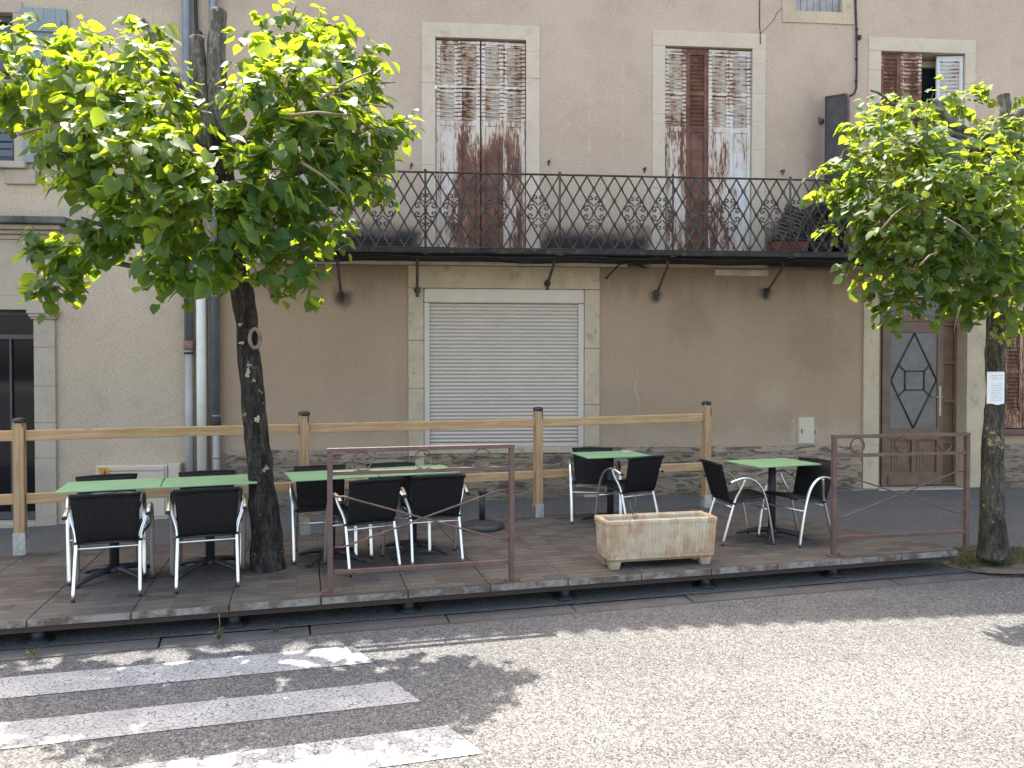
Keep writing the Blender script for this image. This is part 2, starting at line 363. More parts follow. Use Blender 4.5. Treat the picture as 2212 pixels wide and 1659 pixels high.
def rustpaint(name, amount, seed, paint=(.60,.575,.52), low=.0):
    m, nt, b = newmat(name); g = G(nt); x, y, z = g.sep()
    big = g.noise(1.0, 4, .6, v=g.vec((7,7,.95), loc=(seed,seed*.7,seed*1.3)))
    fine = g.noise(1.0, 7, .75, v=g.vec((62,62,8), loc=(seed*2,0,seed)))
    hz = g.noise(1.0, 5, .7, v=g.vec((9,9,48), loc=(seed,seed,0)))
    fine2 = g.mix(g.ramp(z, 4.9, 5.0), fine, hz)
    mk = g.math('ADD', g.math('MULTIPLY', big, .85), g.math('MULTIPLY', fine2, 1.05))
    mk = g.math('ADD', mk, g.math('MULTIPLY', g.ramp(z, 4.9, 4.2), low))
    saw = g.math('FRACT', g.math('MULTIPLY', z, 1/.052))
    mk = g.math('ADD', mk, g.math('MULTIPLY', g.ramp(z, 4.9, 5.0, 0, .14), g.ramp(saw, .1, .6, 1, -.4)))
    th = 1.42 - amount
    f = g.ramp(mk, th-.05, th+.05)
    f2 = g.ramp(mk, th-.20, th, 0, .6)
    rust = g.mix(g.ramp(g.noise(5, 5, .7, v=g.vec(loc=(seed,0,0))), .3, .7), (.085,.040,.030), (.22,.10,.055))
    rust = g.mix(g.ramp(g.noise(60, 3, .7), .4, .7, 0, .4), rust, (.075,.035,.03))
    pt = g.mix(g.ramp(g.noise(3, 4), .35, .7), paint, tuple(q*a for q, a in zip(paint, (.93,.88,.80))))
    pt = g.mix(f2, pt, (.47,.26,.135))
    c = g.mix(f, pt, rust)
    nt.links.new(c, b.inputs['Base Color']); b.inputs['Roughness'].default_value = .7; b.inputs['Specular IOR Level'].default_value = .3
    g.bump(g.math('SUBTRACT', 1., f), .35, .003, b); return m
def barkmat(name, base, dark, lichen, la):
    m, nt, b = newmat(name); g = G(nt)
    n1 = g.noise(1., 6, .7, v=g.vec((16,16,3.2)), dist=1.0); n2 = g.noise(1., 4, .6, v=g.vec((45,45,18)))
    c = g.mix(g.ramp(n1, .38, .62), dark, base)
    c = g.mix(g.ramp(n2, .35, .65, .5, 0), c, tuple(q*.4 for q in dark))
    li = g.noise(5.5, 6, .7); c = g.mix(g.ramp(li, .60, .66, 0, la), c, lichen)
    li2 = g.noise(17, 4, .7); c = g.mix(g.ramp(li2, .66, .70, 0, la*.8), c, tuple(q*1.2 for q in lichen))
    nt.links.new(c, b.inputs['Base Color']); b.inputs['Roughness'].default_value = .95; b.inputs['Specular IOR Level'].default_value = .15
    g.bump(g.math('ADD', n1, g.math('MULTIPLY', n2, .4)), 1., .03, b); return m
M_BARK1 = barkmat('dark_lime_bark', (.075,.064,.053), (.020,.017,.015), (.34,.35,.27), .85)
M_BARK2 = barkmat('mossy_lime_bark', (.13,.115,.085), (.045,.038,.03), (.33,.29,.13), .9)
M_LIMB = barkmat('limb_bark', (.27,.245,.185), (.11,.095,.075), (.36,.36,.27), .8)
M_TWIG = simple('young_twig', (.22,.16,.10), .8, 0, var=.15)
def leafmat(name, a, b_, tr, tr2):
    m, nt, b = newmat(name); g = G(nt)
    ri = nt.nodes.new('ShaderNodeNewGeometry').outputs['Random Per Island']
    c = g.mix(ri, a, b_); c = g.mix(g.ramp(ri, .86, .98, 0, .6), c, (.17,.22,.04))
    ven = g.noise(60, 3, .6); c = g.mix(g.ramp(ven, .35, .7, 0, .35), c, tuple(q*.6 for q in a))
    t = g.mix(ri, tr, tr2)
    nt.links.new(c, b.inputs['Base Color']); b.inputs['Roughness'].default_value = .52; b.inputs['Specular IOR Level'].default_value = .3
    tn = nt.nodes.new('ShaderNodeBsdfTranslucent'); nt.links.new(t, tn.inputs[0])
    mx = nt.nodes.new('ShaderNodeMixShader'); mx.inputs[0].default_value = .42
    nt.links.new(b.outputs[0], mx.inputs[1]); nt.links.new(tn.outputs[0], mx.inputs[2])
    nt.links.new(mx.outputs[0], nt.nodes['Material Output'].inputs[0]); return m
M_LEAF1 = leafmat('lime_leaf', (.029,.072,.018), (.050,.112,.026), (.31,.48,.02), (.58,.68,.035))
M_LEAF2 = leafmat('small_lime_leaf', (.033,.072,.020), (.058,.110,.029), (.31,.45,.03), (.56,.64,.05))
M_GRASS = leafmat('grass_blade', (.05,.07,.025), (.10,.10,.045), (.12,.17,.04), (.18,.2,.06))
def glassmat(name, tint, rough=.05, spec=.8):
    m, nt, b = newmat(name); g = G(nt)
    c = g.mix(g.noise(2, 3), tint, tuple(q*.85 for q in tint)); nt.links.new(c, b.inputs['Base Color'])
    b.inputs['Roughness'].default_value = rough; b.inputs['Specular IOR Level'].default_value = spec
    return m
M_GLASSDK = glassmat('dark_shop_glass', (.010,.010,.011), .04, .25)
M_GLASSUP = glassmat('upstairs_window_glass', (.02,.03,.045), .03)
M_GLASSFR = simple('frosted_door_glass', (.145,.138,.125), .35, 0, var=.12, vs=8, bump=.2, bs=60)
M_ALUDK = simple('dark_window_frame', (.05,.052,.055), .5)
M_ALUFR = simple('grey_shop_frame', (.065,.065,.068), .5, .0)
def troughmat():
    m, nt, b = newmat('weathered_reconstituted_stone'); g = G(nt, 'obj'); x, y, z = g.sep()
    c = g.mix(g.ramp(g.noise(4, 5, .65), .4, .62), (.52,.43,.30), (.41,.27,.15))
    st = g.noise(1., 6, .7, v=g.vec((16,16,2.2)))
    c = g.mix(g.ramp(st, .52, .62, 0, .8), c, (.60,.53,.40))
    c = g.mix(g.ramp(g.noise(1., 5, .7, v=g.vec((9,9,3), loc=(2,3,4))), .58, .7, 0, .6), c, (.24,.14,.075))
    c = g.mix(g.ramp(g.math('ADD', z, g.math('MULTIPLY', g.noise(6, 5), .12)), .10, .20, .5, 0), c, (.35,.27,.18))
    c = g.mix(g.ramp(g.noise(90, 2, .7), .3, .7), g.mix(1., c, (.85,.85,.85), 'MULTIPLY'), c)
    nt.links.new(c, b.inputs['Base Color']); b.inputs['Roughness'].default_value = .92; b.inputs['Specular IOR Level'].default_value = .2
    g.bump(g.math('ADD', g.noise(30, 5, .7), g.math('MULTIPLY', st, .6)), .5, .008, b); return m
M_TROUGH = troughmat()

# ------------------------------------------------------------------ setting: ground, road, kerb, pavement
def lerp_tab(tab, x):
    if x <= tab[0][0]: return tab[0][1]
    for (a, va), (b, vb) in zip(tab, tab[1:]):
        if x <= b: return va+(vb-va)*(x-a)/(b-a)
    return tab[-1][1]
WALLZ = [(-14,-.42),(-5.57,-.33),(-4.99,-.299),(-3.75,-.223),(-1.65,-.122),(1.33,-.034),(5.05,.004),(7.9,.02),(14,.04)]
KERB = [(-60,-7.01),(-14,-7.01),(14,-2.03),(60,-2.03)]
def kerb_y(x): return lerp_tab(KERB, x)
def pave_z(x, y):
    t = min(1, max(0, y/(kerb_y(x)+.2))); return lerp_tab(WALLZ, x)*(1-t) + (-.195)*t
mb = MB()
mb.quad((-150,-150,-.7),(150,-150,-.7),(150,150,-.7),(-150,150,-.7))
struct(mb.build('ground', simple('earth', (.22,.20,.17), .95)))
mb = MB(); xs = [-60,-14,14,60]
for a, b in zip(xs, xs[1:]): mb.quad((a,-60,-.225),(b,-60,-.225),(b,kerb_y(b)+.07,-.225),(a,kerb_y(a)+.07,-.225))
struct(mb.build('road', M_ROAD))
mb = MB(); NX, NY = 56, 10
vs = []
for i in range(NX+1):
    x = -14+28*i/NX; yk = kerb_y(x)+.2
    for j in range(NY+1):
        y = .3 + (yk-.3)*j/NY; vs.append((x, y, pave_z(x, min(0,y))))
mb.add(vs, [(i*(NY+1)+j, (i+1)*(NY+1)+j, (i+1)*(NY+1)+j+1, i*(NY+1)+j+1) for i in range(NX) for j in range(NY)], 0, True)
struct(mb.build('pavement', M_PAVE))
# flush kerb stones, one metre each, with open joints
mb = MB(); rnd = random.Random(4)
ang = math.atan(.178); L = 1/math.cos(ang)
x = -13.79
while x < 13.5:
    x1 = x + math.cos(ang)*1.0; g_ = .003+rnd.random()*.003; j = rnd.uniform(-.006,.006)
    y0, y1 = kerb_y(x+g_), kerb_y(x1-g_)
    z = -.204+j*.4
    vs = [(x+g_,y0+j+.05,-.3),(x1-g_,y1+j+.05,-.3),(x1-g_-.035,y1+.2,-.3),(x+g_-.035,y0+.2,-.3),(x+g_,y0+j+.05,z-.012),(x1-g_,y1+j+.05,z-.012),(x1-g_-.035,y1+.2,z+.004),(x+g_-.035,y0+.2,z+.004)]
    mb.add(vs, [(0,3,2,1),(4,5,6,7),(0,1,5,4),(1,2,6,5),(2,3,7,6),(3,0,4,7)])
    x = x1
struct(mb.build('kerb_strip', M_KERB, bevel=.008))
for poly in ([(-4.75,-5.63),(-.67,-4.88),(-.50,-5.19),(-4.6,-5.95)], [(-4.4,-6.27),(-.35,-5.50),(-.17,-5.80),(-4.25,-6.58)], [(-4.0,-6.90),(-.02,-6.11),(.16,-6.42),(-3.8,-7.2)]):
    mb = MB(); mb.add([(x,y,-.221) for x,y in poly], [(0,1,2,3)])
    struct(mb.build('crossing_stripe', M_PAINT))
# thin cracks and tar seam in the road
mb = MB(); rnd = random.Random(11)
for (x, y, a, n) in [(1.3,-6.0,.5,9),(1.75,-5.55,2.2,7),(2.25,-6.5,.15,8),(.8,-6.55,.3,6),(3.0,-6.0,.4,7)]:
    p = Vector((x,y,-.221))
    for k in range(n):
        a += rnd.uniform(-.6,.6); q = p + Vector((math.cos(a),math.sin(a),0))*.06
        t = Vector((-math.sin(a),math.cos(a),0))*rnd.uniform(.0005,.0014)
        mb.quad(p-t, p+t, q+t, q-t); p = q
struct(mb.build('road_crack', simple('crack_grey', (.045,.043,.042), .95)))

# ------------------------------------------------------------------ tan house
def wall_holes(mb, x0, x1, z0, z1, holes, y=0, mi=0, depth=.35):
    holes = [(h[0]-.012, h[1]+.012, h[2]-.004, h[3]+.012) for h in holes]
    xs = sorted({x0,x1,*[h[0] for h in holes],*[h[1] for h in holes]}); zs = sorted({z0,z1,*[h[2] for h in holes],*[h[3] for h in holes]})
    xs = [q for q in xs if x0<=q<=x1]; zs = [q for q in zs if z0<=q<=z1]
    for a, b in zip(xs, xs[1:]):
        for c, d in zip(zs, zs[1:]):
            cx, cz = (a+b)/2, (c+d)/2
            if any(h[0]<cx<h[1] and h[2]<cz<h[3] for h in holes): continue
            mb.quad((a,y,c),(b,y,c),(b,y,d),(a,y,d), mi)
    for h in holes:
        a, b, c, d = h[:4]
        mb.quad((a,y,c),(a,y+depth,c),(a,y+depth,d),(a,y,d), mi); mb.quad((b,y,c),(b,y,d),(b,y+depth,d),(b,y+depth,c), mi)
        mb.quad((a,y,d),(a,y+depth,d),(b,y+depth,d),(b,y,d), mi); mb.quad((a,y,c),(b,y,c),(b,y+depth,c),(a,y+depth,c), mi)
TOP = 8.6
JX = -3.02
house = thing('tan_house', 'long tan rendered house with iron balcony and rusty white shutters', 'house', (0,0,0))
HW1 = (-.19,1.0,3.22,6.01); HW2 = (2.87,4.07,3.22,6.0); HW3 = (5.88,7.09,3.22,6.03); HAT = (4.67,5.32,6.53,7.6)
HSHOP = (-.345,1.775,.64,2.735); HDOOR = (5.88,7.15,.02,2.70); HRW = (7.72,8.9,.84,2.33)
mb = MB()
wall_holes(mb, JX, 14, -.5, TOP, [HW1,HW2,HW3,HAT,HSHOP,HDOOR,HRW])
mb.quad((JX,9,-.5),(14,9,-.5),(14,9,TOP),(JX,9,TOP)); mb.quad((14,0,-.5),(14,9,-.5),(14,9,TOP),(14,0,TOP)); mb.quad((JX,0,-.5),(JX,9,-.5),(JX,9,TOP),(JX,0,TOP))
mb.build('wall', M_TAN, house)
# rough stone plinth, proud of the render, with real relief
mb = MB(); rnd = random.Random(3)
from mathutils import noise as mnoise
def plinth(x0, x1, zt):
    nx = max(2, int((x1-x0)/.05)); nz = 16; vs = []
    for i in range(nx+1):
        x = x0+(x1-x0)*i/nx
        for k in range(nz+1):
            z = -.45+(zt+.45)*k/nz
            n = mnoise.noise(Vector((x*2.4, 3, z*11)))*.016+mnoise.noise(Vector((x*8, 7, z*22)))*.008
            e = 0 if k == nz else 1
            zz = z + (mnoise.noise(Vector((x*3,1,1)))*.015 if k == nz else 0)
            vs.append((x, -.03+n*e if k < nz else -.002, zz))
    mb.add(vs, [(i*(nz+1)+k,(i+1)*(nz+1)+k,(i+1)*(nz+1)+k+1,i*(nz+1)+k+1) for i in range(nx) for k in range(nz)], 0, False)
plinth(JX+.12, -.56, .63); plinth(-.54, 1.98, .60); plinth(2.0, 5.64, .63); plinth(7.44, 13.9, .63)
mb.build('stone_plinth', M_RUBBLE, house)
# roof with rounded tiles; the tile edge throws the scalloped shadow on the road
def eave_o(x): return .46-.045*(x+2)
def roof(x0, x1, name, parent):
    mb = MB(); n = int((x1-x0)/.23*6); vs = []
    for i in range(n+1):
        x = x0+(x1-x0)*i/n; ph = (x-x0)/.23*2*PI
        o = max(.15, eave_o(x)); wv = .045*abs(math.sin(ph/2))
        yo = -o - .10*abs(math.sin(ph/2))
        vs += [(x, yo, 8.80-.02+wv), (x, 4.5, 8.80+.42*(4.5+o)+wv), (x, 9.5, 8.80+.02+wv)]
    mb.add(vs, [(i*3+k,(i+1)*3+k,(i+1)*3+k+1,i*3+k+1) for i in range(n) for k in range(2)], 0, True)
    r = mb.build(name, M_TILE, parent)
    mb = MB(); mb.add([(x0,0.02,TOP-.02),(x1,0.02,TOP-.02),(x1,-max(.15,eave_o(x1))+.03,8.74),(x0,-max(.15,eave_o(x0))+.03,8.74)], [(0,1,2,3)])
    mb.build('soffit', M_CREAMP, r)
    return r
roof(JX, 14, 'roof', house)

def surround(parent, hole, ox0, ox1, ztop, zbot, mat, proud=.012, sill=0, blocks=True):
    "stone jambs and lintel round a hole, jambs cut into blocks with slightly different depth"
    mb = MB(); rn = random.Random(int(ox0*100)+7)
    x0, x1, z0, z1 = hole
    mb.box(ox0, ox1, -proud-.002, .25, z1, ztop)
    for a, b in ((ox0, x0), (x1, ox1)):
        z = zbot
        while z < z1-.001:
            z2 = min(z1, z+rn.uniform(.34,.62)) if blocks else z1
            if z1-z2 < .15: z2 = z1
            j = rn.uniform(-.002,.004)
            mb.box(a, b, -proud-j, .25, z+.0003, z2-.0003)
            z = z2
    if sill: mb.box(ox0-.05, ox1+.05, -.09, .2, z0-sill, z0-.003)
    return mb.build('stone_surround', mat, parent, bevel=.0025, seg=1)

RUSTS = {}
def rust(seed, amt, low=0, paint=(.60,.575,.52)):
    k = (seed, amt, low, paint)
    if k not in RUSTS: RUSTS[k] = rustpaint('rust_flaked_white_paint_%d' % len(RUSTS), amt, seed, paint, low)
    return RUSTS[k]
def shutter_leaf(parent, x0, x1, z0, z1, y, ang, mat, label=None, hinge='l', zl=None, inner=None):
    "one metal shutter leaf: stiles and rails, slanted louvres above, recessed plain panel below"
    wd = x1-x0; mb = MB()
    Mx = Matrix.Translation((x0 if hinge == 'l' else x1, y, 0)) @ Matrix.Rotation(ang, 4, 'Z') @ Matrix.Translation((0 if hinge == 'l' else -wd, 0, 0))
    st = .05; t = .03; zl = zl or z0+(z1-z0)*.615
    mb.box(0, st, 0, t, z0, z1, 0, Mx); mb.box(wd-st, wd, 0, t, z0, z1, 0, Mx)
    mb.box(st, wd-st, .001, t-.001, z1-.075, z1, 0, Mx); mb.box(st, wd-st, .001, t-.001, z0, z0+.07, 0, Mx)
    mb.box(st, wd-st, .001, t-.001, zl-.05, zl+.02, 0, Mx)
    zm = (zl+z1)/2-.07; mb.box(st, wd-st, .001, t-.001, zm-.02, zm+.03, 0, Mx)
    mb.box(st, wd-st, .010, t-.006, z0+.07, zl-.05, 0, Mx)
    # vertical fold seams of the lower sheet
    mb.box(st+.012, st+.022, .004, .0102, z0+.07, zl-.05, 0, Mx); mb.box(wd-st-.022, wd-st-.012, .004, .0102, z0+.07, zl-.05, 0, Mx)
    z = zl+.05
    mb.box(st, wd-st, t-.006, t-.003, zl+.02, z1-.075, 0, Mx)
    while z < z1-.10:
        if not (zm-.055 < z < zm+.035):
            a = Mx @ Matrix.Translation((wd/2, .014, z)) @ Matrix.Rotation(-.85, 4, 'X')
            mb.box(-(wd/2-st-.006), wd/2-st-.006, -.021, .021, -.002, .002, 0, a)
        z += .052
    # hinge knuckles
    for q in (.12, .5, .88):
        zz = z0+(z1-z0)*q; mb.box(-.006, .012, -.008, .02, zz-.04, zz+.04, 0, Mx)
    o = mb.build('shutter_leaf', mat, parent, bevel=.002, seg=1)
    if label: o['label'] = label
    return o
def window(hole, leaves, ox0, ox1, ztop, stone_mat, frame_gap=None):
    x0, x1, z0, z1 = hole
    mb = MB(); mb.box(x0+.01, x1-.01, .30, .34, z0, z1-.01)
    wdw = mb.build('window', M_GLASSUP, house)
    mb = MB(); c = (x0+x1)/2
    for a, b in ((x0+.005,x0+.07),(x1-.07,x1-.005),(c-.05,c+.05)): mb.box(a, b, .24, .299, z0+.01, z1-.012)
    for a, b in ((z1-.1,z1-.012),(z0+.01,z0+.1)): mb.box(x0+.07, c-.05, .245, .298, a, b); mb.box(c+.05, x1-.07, .245, .298, a, b)
    mb.build('window_frame', M_CREAMP, wdw)
    surround(wdw, hole, ox0, ox1, ztop, 3.11, stone_mat)
    for lf in leaves: shutter_leaf(wdw, *lf[:2], z0+.02, z1-.02, *lf[2:])
    return wdw
w1 = HW1[1]-HW1[0]; q = w1/4
e = .008
window(HW1, [(-.19+e, .105, .03, 0.04, rust(3.1,.37,.08), 'mostly white shutter leaf with rust at its foot'), (.105, .40-e, .018, -.04, rust(7.7,.46,.18), 'white leaf turned rusty below', 'r'),
             (.412, .70, .018, .04, rust(1.9,.42,.55), 'leaf rusted bare below its louvres'), (.70, 1.0-e, .03, -.03, rust(12.3,.41,.08), None, 'r')], -.37, 1.18, 6.2, M_STONE_UP)
window(HW2, [(2.87+e, 3.17, .03, .02, rust(21.3,.43,.02), 'peeling white leaf with rusty louvres'), (3.17, 3.465, .025, -.02, rust(25.1,.76,.45), 'leaf rusted dark brown all over', 'r'),
             (3.475, 3.77, .025, .02, rust(33.8,.42,.0), None), (3.77, 4.07-e, .03, -.02, rust(40.2,.37,-.02,(.585,.59,.565)), 'pale bluish white leaf with few rust streaks', 'r')], 2.70, 4.25, 6.2, M_STONE_UP)
window(HW3, [(5.88+e, 6.18, .03, .02, rust(51.3,.66,.3), 'leaf with deep rust on every louvre'), (6.18, 6.48, .02, -.03, rust(57.1,.56,.3), None, 'r'),
             (6.72, 7.08, .02, -.12, rust(66.6,.22,0,(.56,.575,.56)), 'pale blue white leaf standing ajar', 'r')], 5.70, 7.24, 6.215, M_STONE_UP)
# attic window at the top edge of the picture
mb = MB(); mb.box(HAT[0]+.01, HAT[1]-.01, .2, .23, HAT[2], HAT[3]); aw = mb.build('attic_window', M_DARKIN, house)
surround(aw, HAT, 4.48, 5.50, 7.8, 6.37, M_STONE_SHOP, blocks=False)
mb = MB(); mb.box(HAT[0], HAT[1], -.014, .15, 6.37, HAT[2]); mb.build('window_sill', M_STONE_SHOP, aw, bevel=.006)
mb = MB(); n = 7
for k in range(n):
    a = HAT[0]+.006+(HAT[1]-HAT[0]-.012)*k/n; mb.box(a, a+(HAT[1]-HAT[0]-.012)/n-.006, .06, .085+.003*(k%2), HAT[2]+.01, HAT[3]-.02)
mb.build('board_shutter', simple('grey_boards', (.33,.32,.31), .8, 0, var=.15, vs=8), aw, bevel=.003)

# shop opening with closed roller shutter
mb = MB(); mb.box(HSHOP[0]+.005, HSHOP[1]-.005, .2, .24, HSHOP[2], HSHOP[3]); shop = mb.build('shop_window', M_DARKIN, house)
mb = MB(); rn = random.Random(5)
mb.box(-.55, 1.985, -.035, .2, 2.738, 3.03)
for a, b in ((-.55,-.348),(1.778,1.985)):
    z = -.1
    for z2 in ((.0,.66,1.42,2.05,2.736) if a < 0 else (.0,.64,1.2,1.95,2.736)):
        mb.box(a, b, -.026-rn.uniform(0,.006), .2, z+.002, z2-.002); z = z2
mb.build('stone_surround', M_STONE_SHOP, shop, bevel=.008)
mb = MB(); mb.box(-.343, 1.773, -.05, .10, 2.545, 2.733); rb = mb.build('roller_box', M_ROLLBOX, shop, bevel=.02, seg=3)
mb = MB(); N = 37; zt, zb = 2.543, .70; vs = []; ps = []
for k in range(N):
    h = (zt-zb)/N; z = zt-k*h
    for u, y in ((0,.022),(.10,.004),(.30,-.003),(.55,-.003),(.80,.004),(.90,.022)): ps.append((y, z-u*h))
for y, z in ps: vs += [(-.27,y,z),(1.695,y,z)]
mb.add(vs, [(2*i,2*i+1,2*i+3,2*i+2) for i in range(len(ps)-1)], 0, False)
mb.build('roller_curtain', M_SHUTROLL, shop)
mb = MB(); mb.box(-.27, 1.695, -.01, .03, .645, .70); mb.build('bottom_bar', M_SHUTROLL, shop, bevel=.005)
for a, b in ((-.342,-.272),(1.697,1.772)):
    mb = MB(); mb.box(a, b, -.03, .06, .642, 2.543); mb.build('guide_rail', M_SHUTROLL, shop, bevel=.006)
mb = MB(); mb.box(-.34, 1.77, -.032, .15, .56, .642); mb.build('window_sill', M_STONE_SHOP, shop, bevel=.01)

# front door on the right
mb = MB(); mb.box(6.04, 6.93, .20, .25, .03, 2.34); door = mb.build('front_door', M_BROWNDOOR, house)
mb = MB()
for a, b, c, d in ((6.04,6.165,.03,2.34),(6.85,6.93,.03,2.34),(6.165,6.85,2.19,2.34),(6.165,6.85,.68,.84),(6.165,6.85,.03,.22),(6.48,6.54,.22,.68)):
    mb.box(a, b, .172, .199, c, d)
for a in (6.20, 6.575):
    for k in range(3):
        ins = .035*k; mb.box(a+ins, a+.245-ins, .196-.008*k-.004, .199, .245+ins, .655-ins)
mb.box(6.13, 6.90, .155, .171, .045, .18)
mb.build('door_framing', M_BROWNDOOR, door, bevel=.006)
mb = MB(); mb.box(6.166, 6.849, .187, .199, .842, 2.188); mb.build('door_glass', M_GLASSFR, door)
mb = MB(); r = .0095; y = .178
A, B_, Cc, Dd = (6.515,2.185), (6.17,1.52), (6.505,.845), (6.845,1.52)
sq = [(6.38,1.65),(6.66,1.65),(6.66,1.385),(6.38,1.385)]
def seg(p, q): mb.tube([(p[0],y,p[1]),(q[0],y,q[1])], r, 6)
for p, q in ((A,B_),(B_,Cc),(Cc,Dd),(Dd,A)): seg(p, q)
for i in range(4): seg(sq[i], sq[(i+1)%4])
for p, q in ((sq[0],(6.27,1.745)),(sq[1],(6.76,1.745)),(sq[2],(6.76,1.29)),(sq[3],(6.27,1.29))): seg(p, q)
mb.build('glazing_bars', M_MUNTIN, door)
mb = MB(); mb.box(6.872, 6.905, .163, .171, 1.02, 1.44); mb.tube([(6.888,.165,1.28),(6.888,.12,1.28),(6.80,.115,1.285)], .011, 8)
mb.lathe([(.012,0),(.012,.012)], (6.888,.152,1.16), 10, axis='y')
mb.build('handle', simple('dull_brass', (.42,.36,.26), .45, .6), door, bevel=.002)
mb = MB()
for a, b in ((5.90,6.035),(6.935,7.145)):
    mb.box(a, a+.025, .19, .24, .03, 2.34); mb.box(b-.03, b, .19, .24, .03, 2.34)
    for z in (.03,.62,1.2,1.75,2.29): mb.box(a+.025, b-.03, .192, .238, z, z+.05)
    mb.box(a+.025, b-.03, .225, .235, .08, 2.29)
mb.build('side_panel', M_BROWNDOOR, door, bevel=.003)
mb = MB(); mb.box(5.89, 7.145, .175, .26, 2.342, 2.43); mb.box(6.48, 6.56, .19, .25, 2.43, 2.698); mb.build('transom_bar', M_BROWNDOOR, door, bevel=.006)
mb = MB(); mb.box(5.89, 7.145, .21, .22, 2.432, 2.695); mb.build('transom_light', M_GLASSFR, door)
surround(door, (5.88,7.15,.02,2.70), 5.655, 7.42, 2.94, .03, M_STONE_SHOP, proud=.03)
mb = MB(); mb.box(5.88, 7.15, -.06, .3, -.05, .022); mb.build('door_step', M_STONE_LEFT, door, bevel=.01)
# ground floor window at the right edge
mb = MB(); mb.box(HRW[0]+.01, HRW[1]-.01, .2, .24, HRW[2], HRW[3]); rw = mb.build('window', M_DARKIN, house)
surround(rw, HRW, 7.55, 9.07, 2.52, .84, M_STONE_SHOP, proud=.02)
mb = MB(); mb.box(7.5, 9.12, -.08, .15, .76, .838); mb.build('window_sill', M_BROWNM, rw, bevel=.01)
for a in (7.728, 8.025, 8.32, 8.62): shutter_leaf(rw, a, a+.285, HRW[2]+.01, HRW[3]-.01, .03, 0, rust(80+a,.48,0,(.42,.33,.23)), None, 'l', HRW[2]+.25)

# balcony
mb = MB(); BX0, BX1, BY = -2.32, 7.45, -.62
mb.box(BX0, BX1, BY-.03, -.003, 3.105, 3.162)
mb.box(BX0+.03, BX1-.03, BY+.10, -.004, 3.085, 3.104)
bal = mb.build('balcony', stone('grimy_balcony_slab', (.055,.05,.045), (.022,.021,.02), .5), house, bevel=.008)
mb = MB(); P = .1745; Z0, Z1 = 3.182, 4.085; hr = (Z1-Z0)/6
def bar(p, q, r=.0105): mb.tube([p, q], r, 5, cap=False)
n = int((BX1-BX0)/P); yy = BY
orn = set()
X_ = lambda i: -.303 + P*(i) # lattice phase: a top node sits half a pitch off the first post
i0 = int((BX0+.303)/P)-1; i1 = int((BX1+.303)/P)+1
ocent = []
for px in (307,475,590,755,920,1140,1303,1463,1575,1730,1885,1990):
    xx = at((px/1.3825+900)/1.356, 455, BY).x; i = round((xx+.303)/P); ocent.append(X_(i))
for xx in (-.303-6*P, -.303-9*P, 6.2, 6.7): ocent.append(X_(round((xx+.303)/P)))
ocent = sorted({round(c, 4) for c in ocent})
def node(x, k):
    z = Z0+k*hr; mb.box(x-.019, x+.019, yy-.014, yy+.014, z-.021, z+.021)
def near_orn(x, k):
    return any(abs(x-c) < .02 and k == 3 for c in ocent)
for i in range(i0-4, i1+4):
    for k in range(6):
        # nodes: even k at X_(i)+P/2, odd k at X_(i)
        xa = X_(i)+(P/2 if k % 2 == 0 else 0)
        for s in (-1, 1):
            xb = xa+s*P/2
            if not (BX0-.01 <= xa <= BX1+.01 and BX0-.01 <= xb <= BX1+.01): continue
            if near_orn(xa, k) or near_orn(xb, k+1): continue
            bar((xa, yy, Z0+k*hr), (xb, yy, Z0+(k+1)*hr))
        if BX0 <= xa <= BX1 and k and not near_orn(xa, k): node(xa, k)
mb.tube([(BX0,yy,4.095),(BX1,yy,4.095)], .0, 8, flat=(.02,.013), xdir=(0,1,0)); mb.tube([(BX0,yy,3.174),(BX1,yy,3.174)], .0, 6, flat=(.014,.008), xdir=(0,1,0))
for cx in ocent:
    if not BX0+.1 < cx < BX1-.1: continue
    cz = Z0+3*hr
    mb.lathe([(.0,-.014),(.022,-.012),(.026,0),(.022,.012),(0,.014)], (cx,yy,cz), 10, axis='y')
    for s in (-1, 1):
        for u in (-1, 1):
            for ctrl in (((.006,.012),(.022,.05),(.055,.082),(.098,.084),(.124,.060),(.118,.034),(.094,.026),(.078,.040),(.086,.056),(.100,.052)),
                         ((.010,.080),(.024,.104),(.052,.128),(.068,.160),(.060,.190),(.036,.198),(.018,.184),(.020,.164),(.038,.160),(.042,.174))):
                mb.tube(smooth_path([(cx+s*a, yy, cz+u*b) for a, b in ctrl], 3), .0085, 5, cap=False)
            bar((cx+s*.02,yy,cz+u*.03),(cx+s*P/2,yy,cz+u*hr),.006)
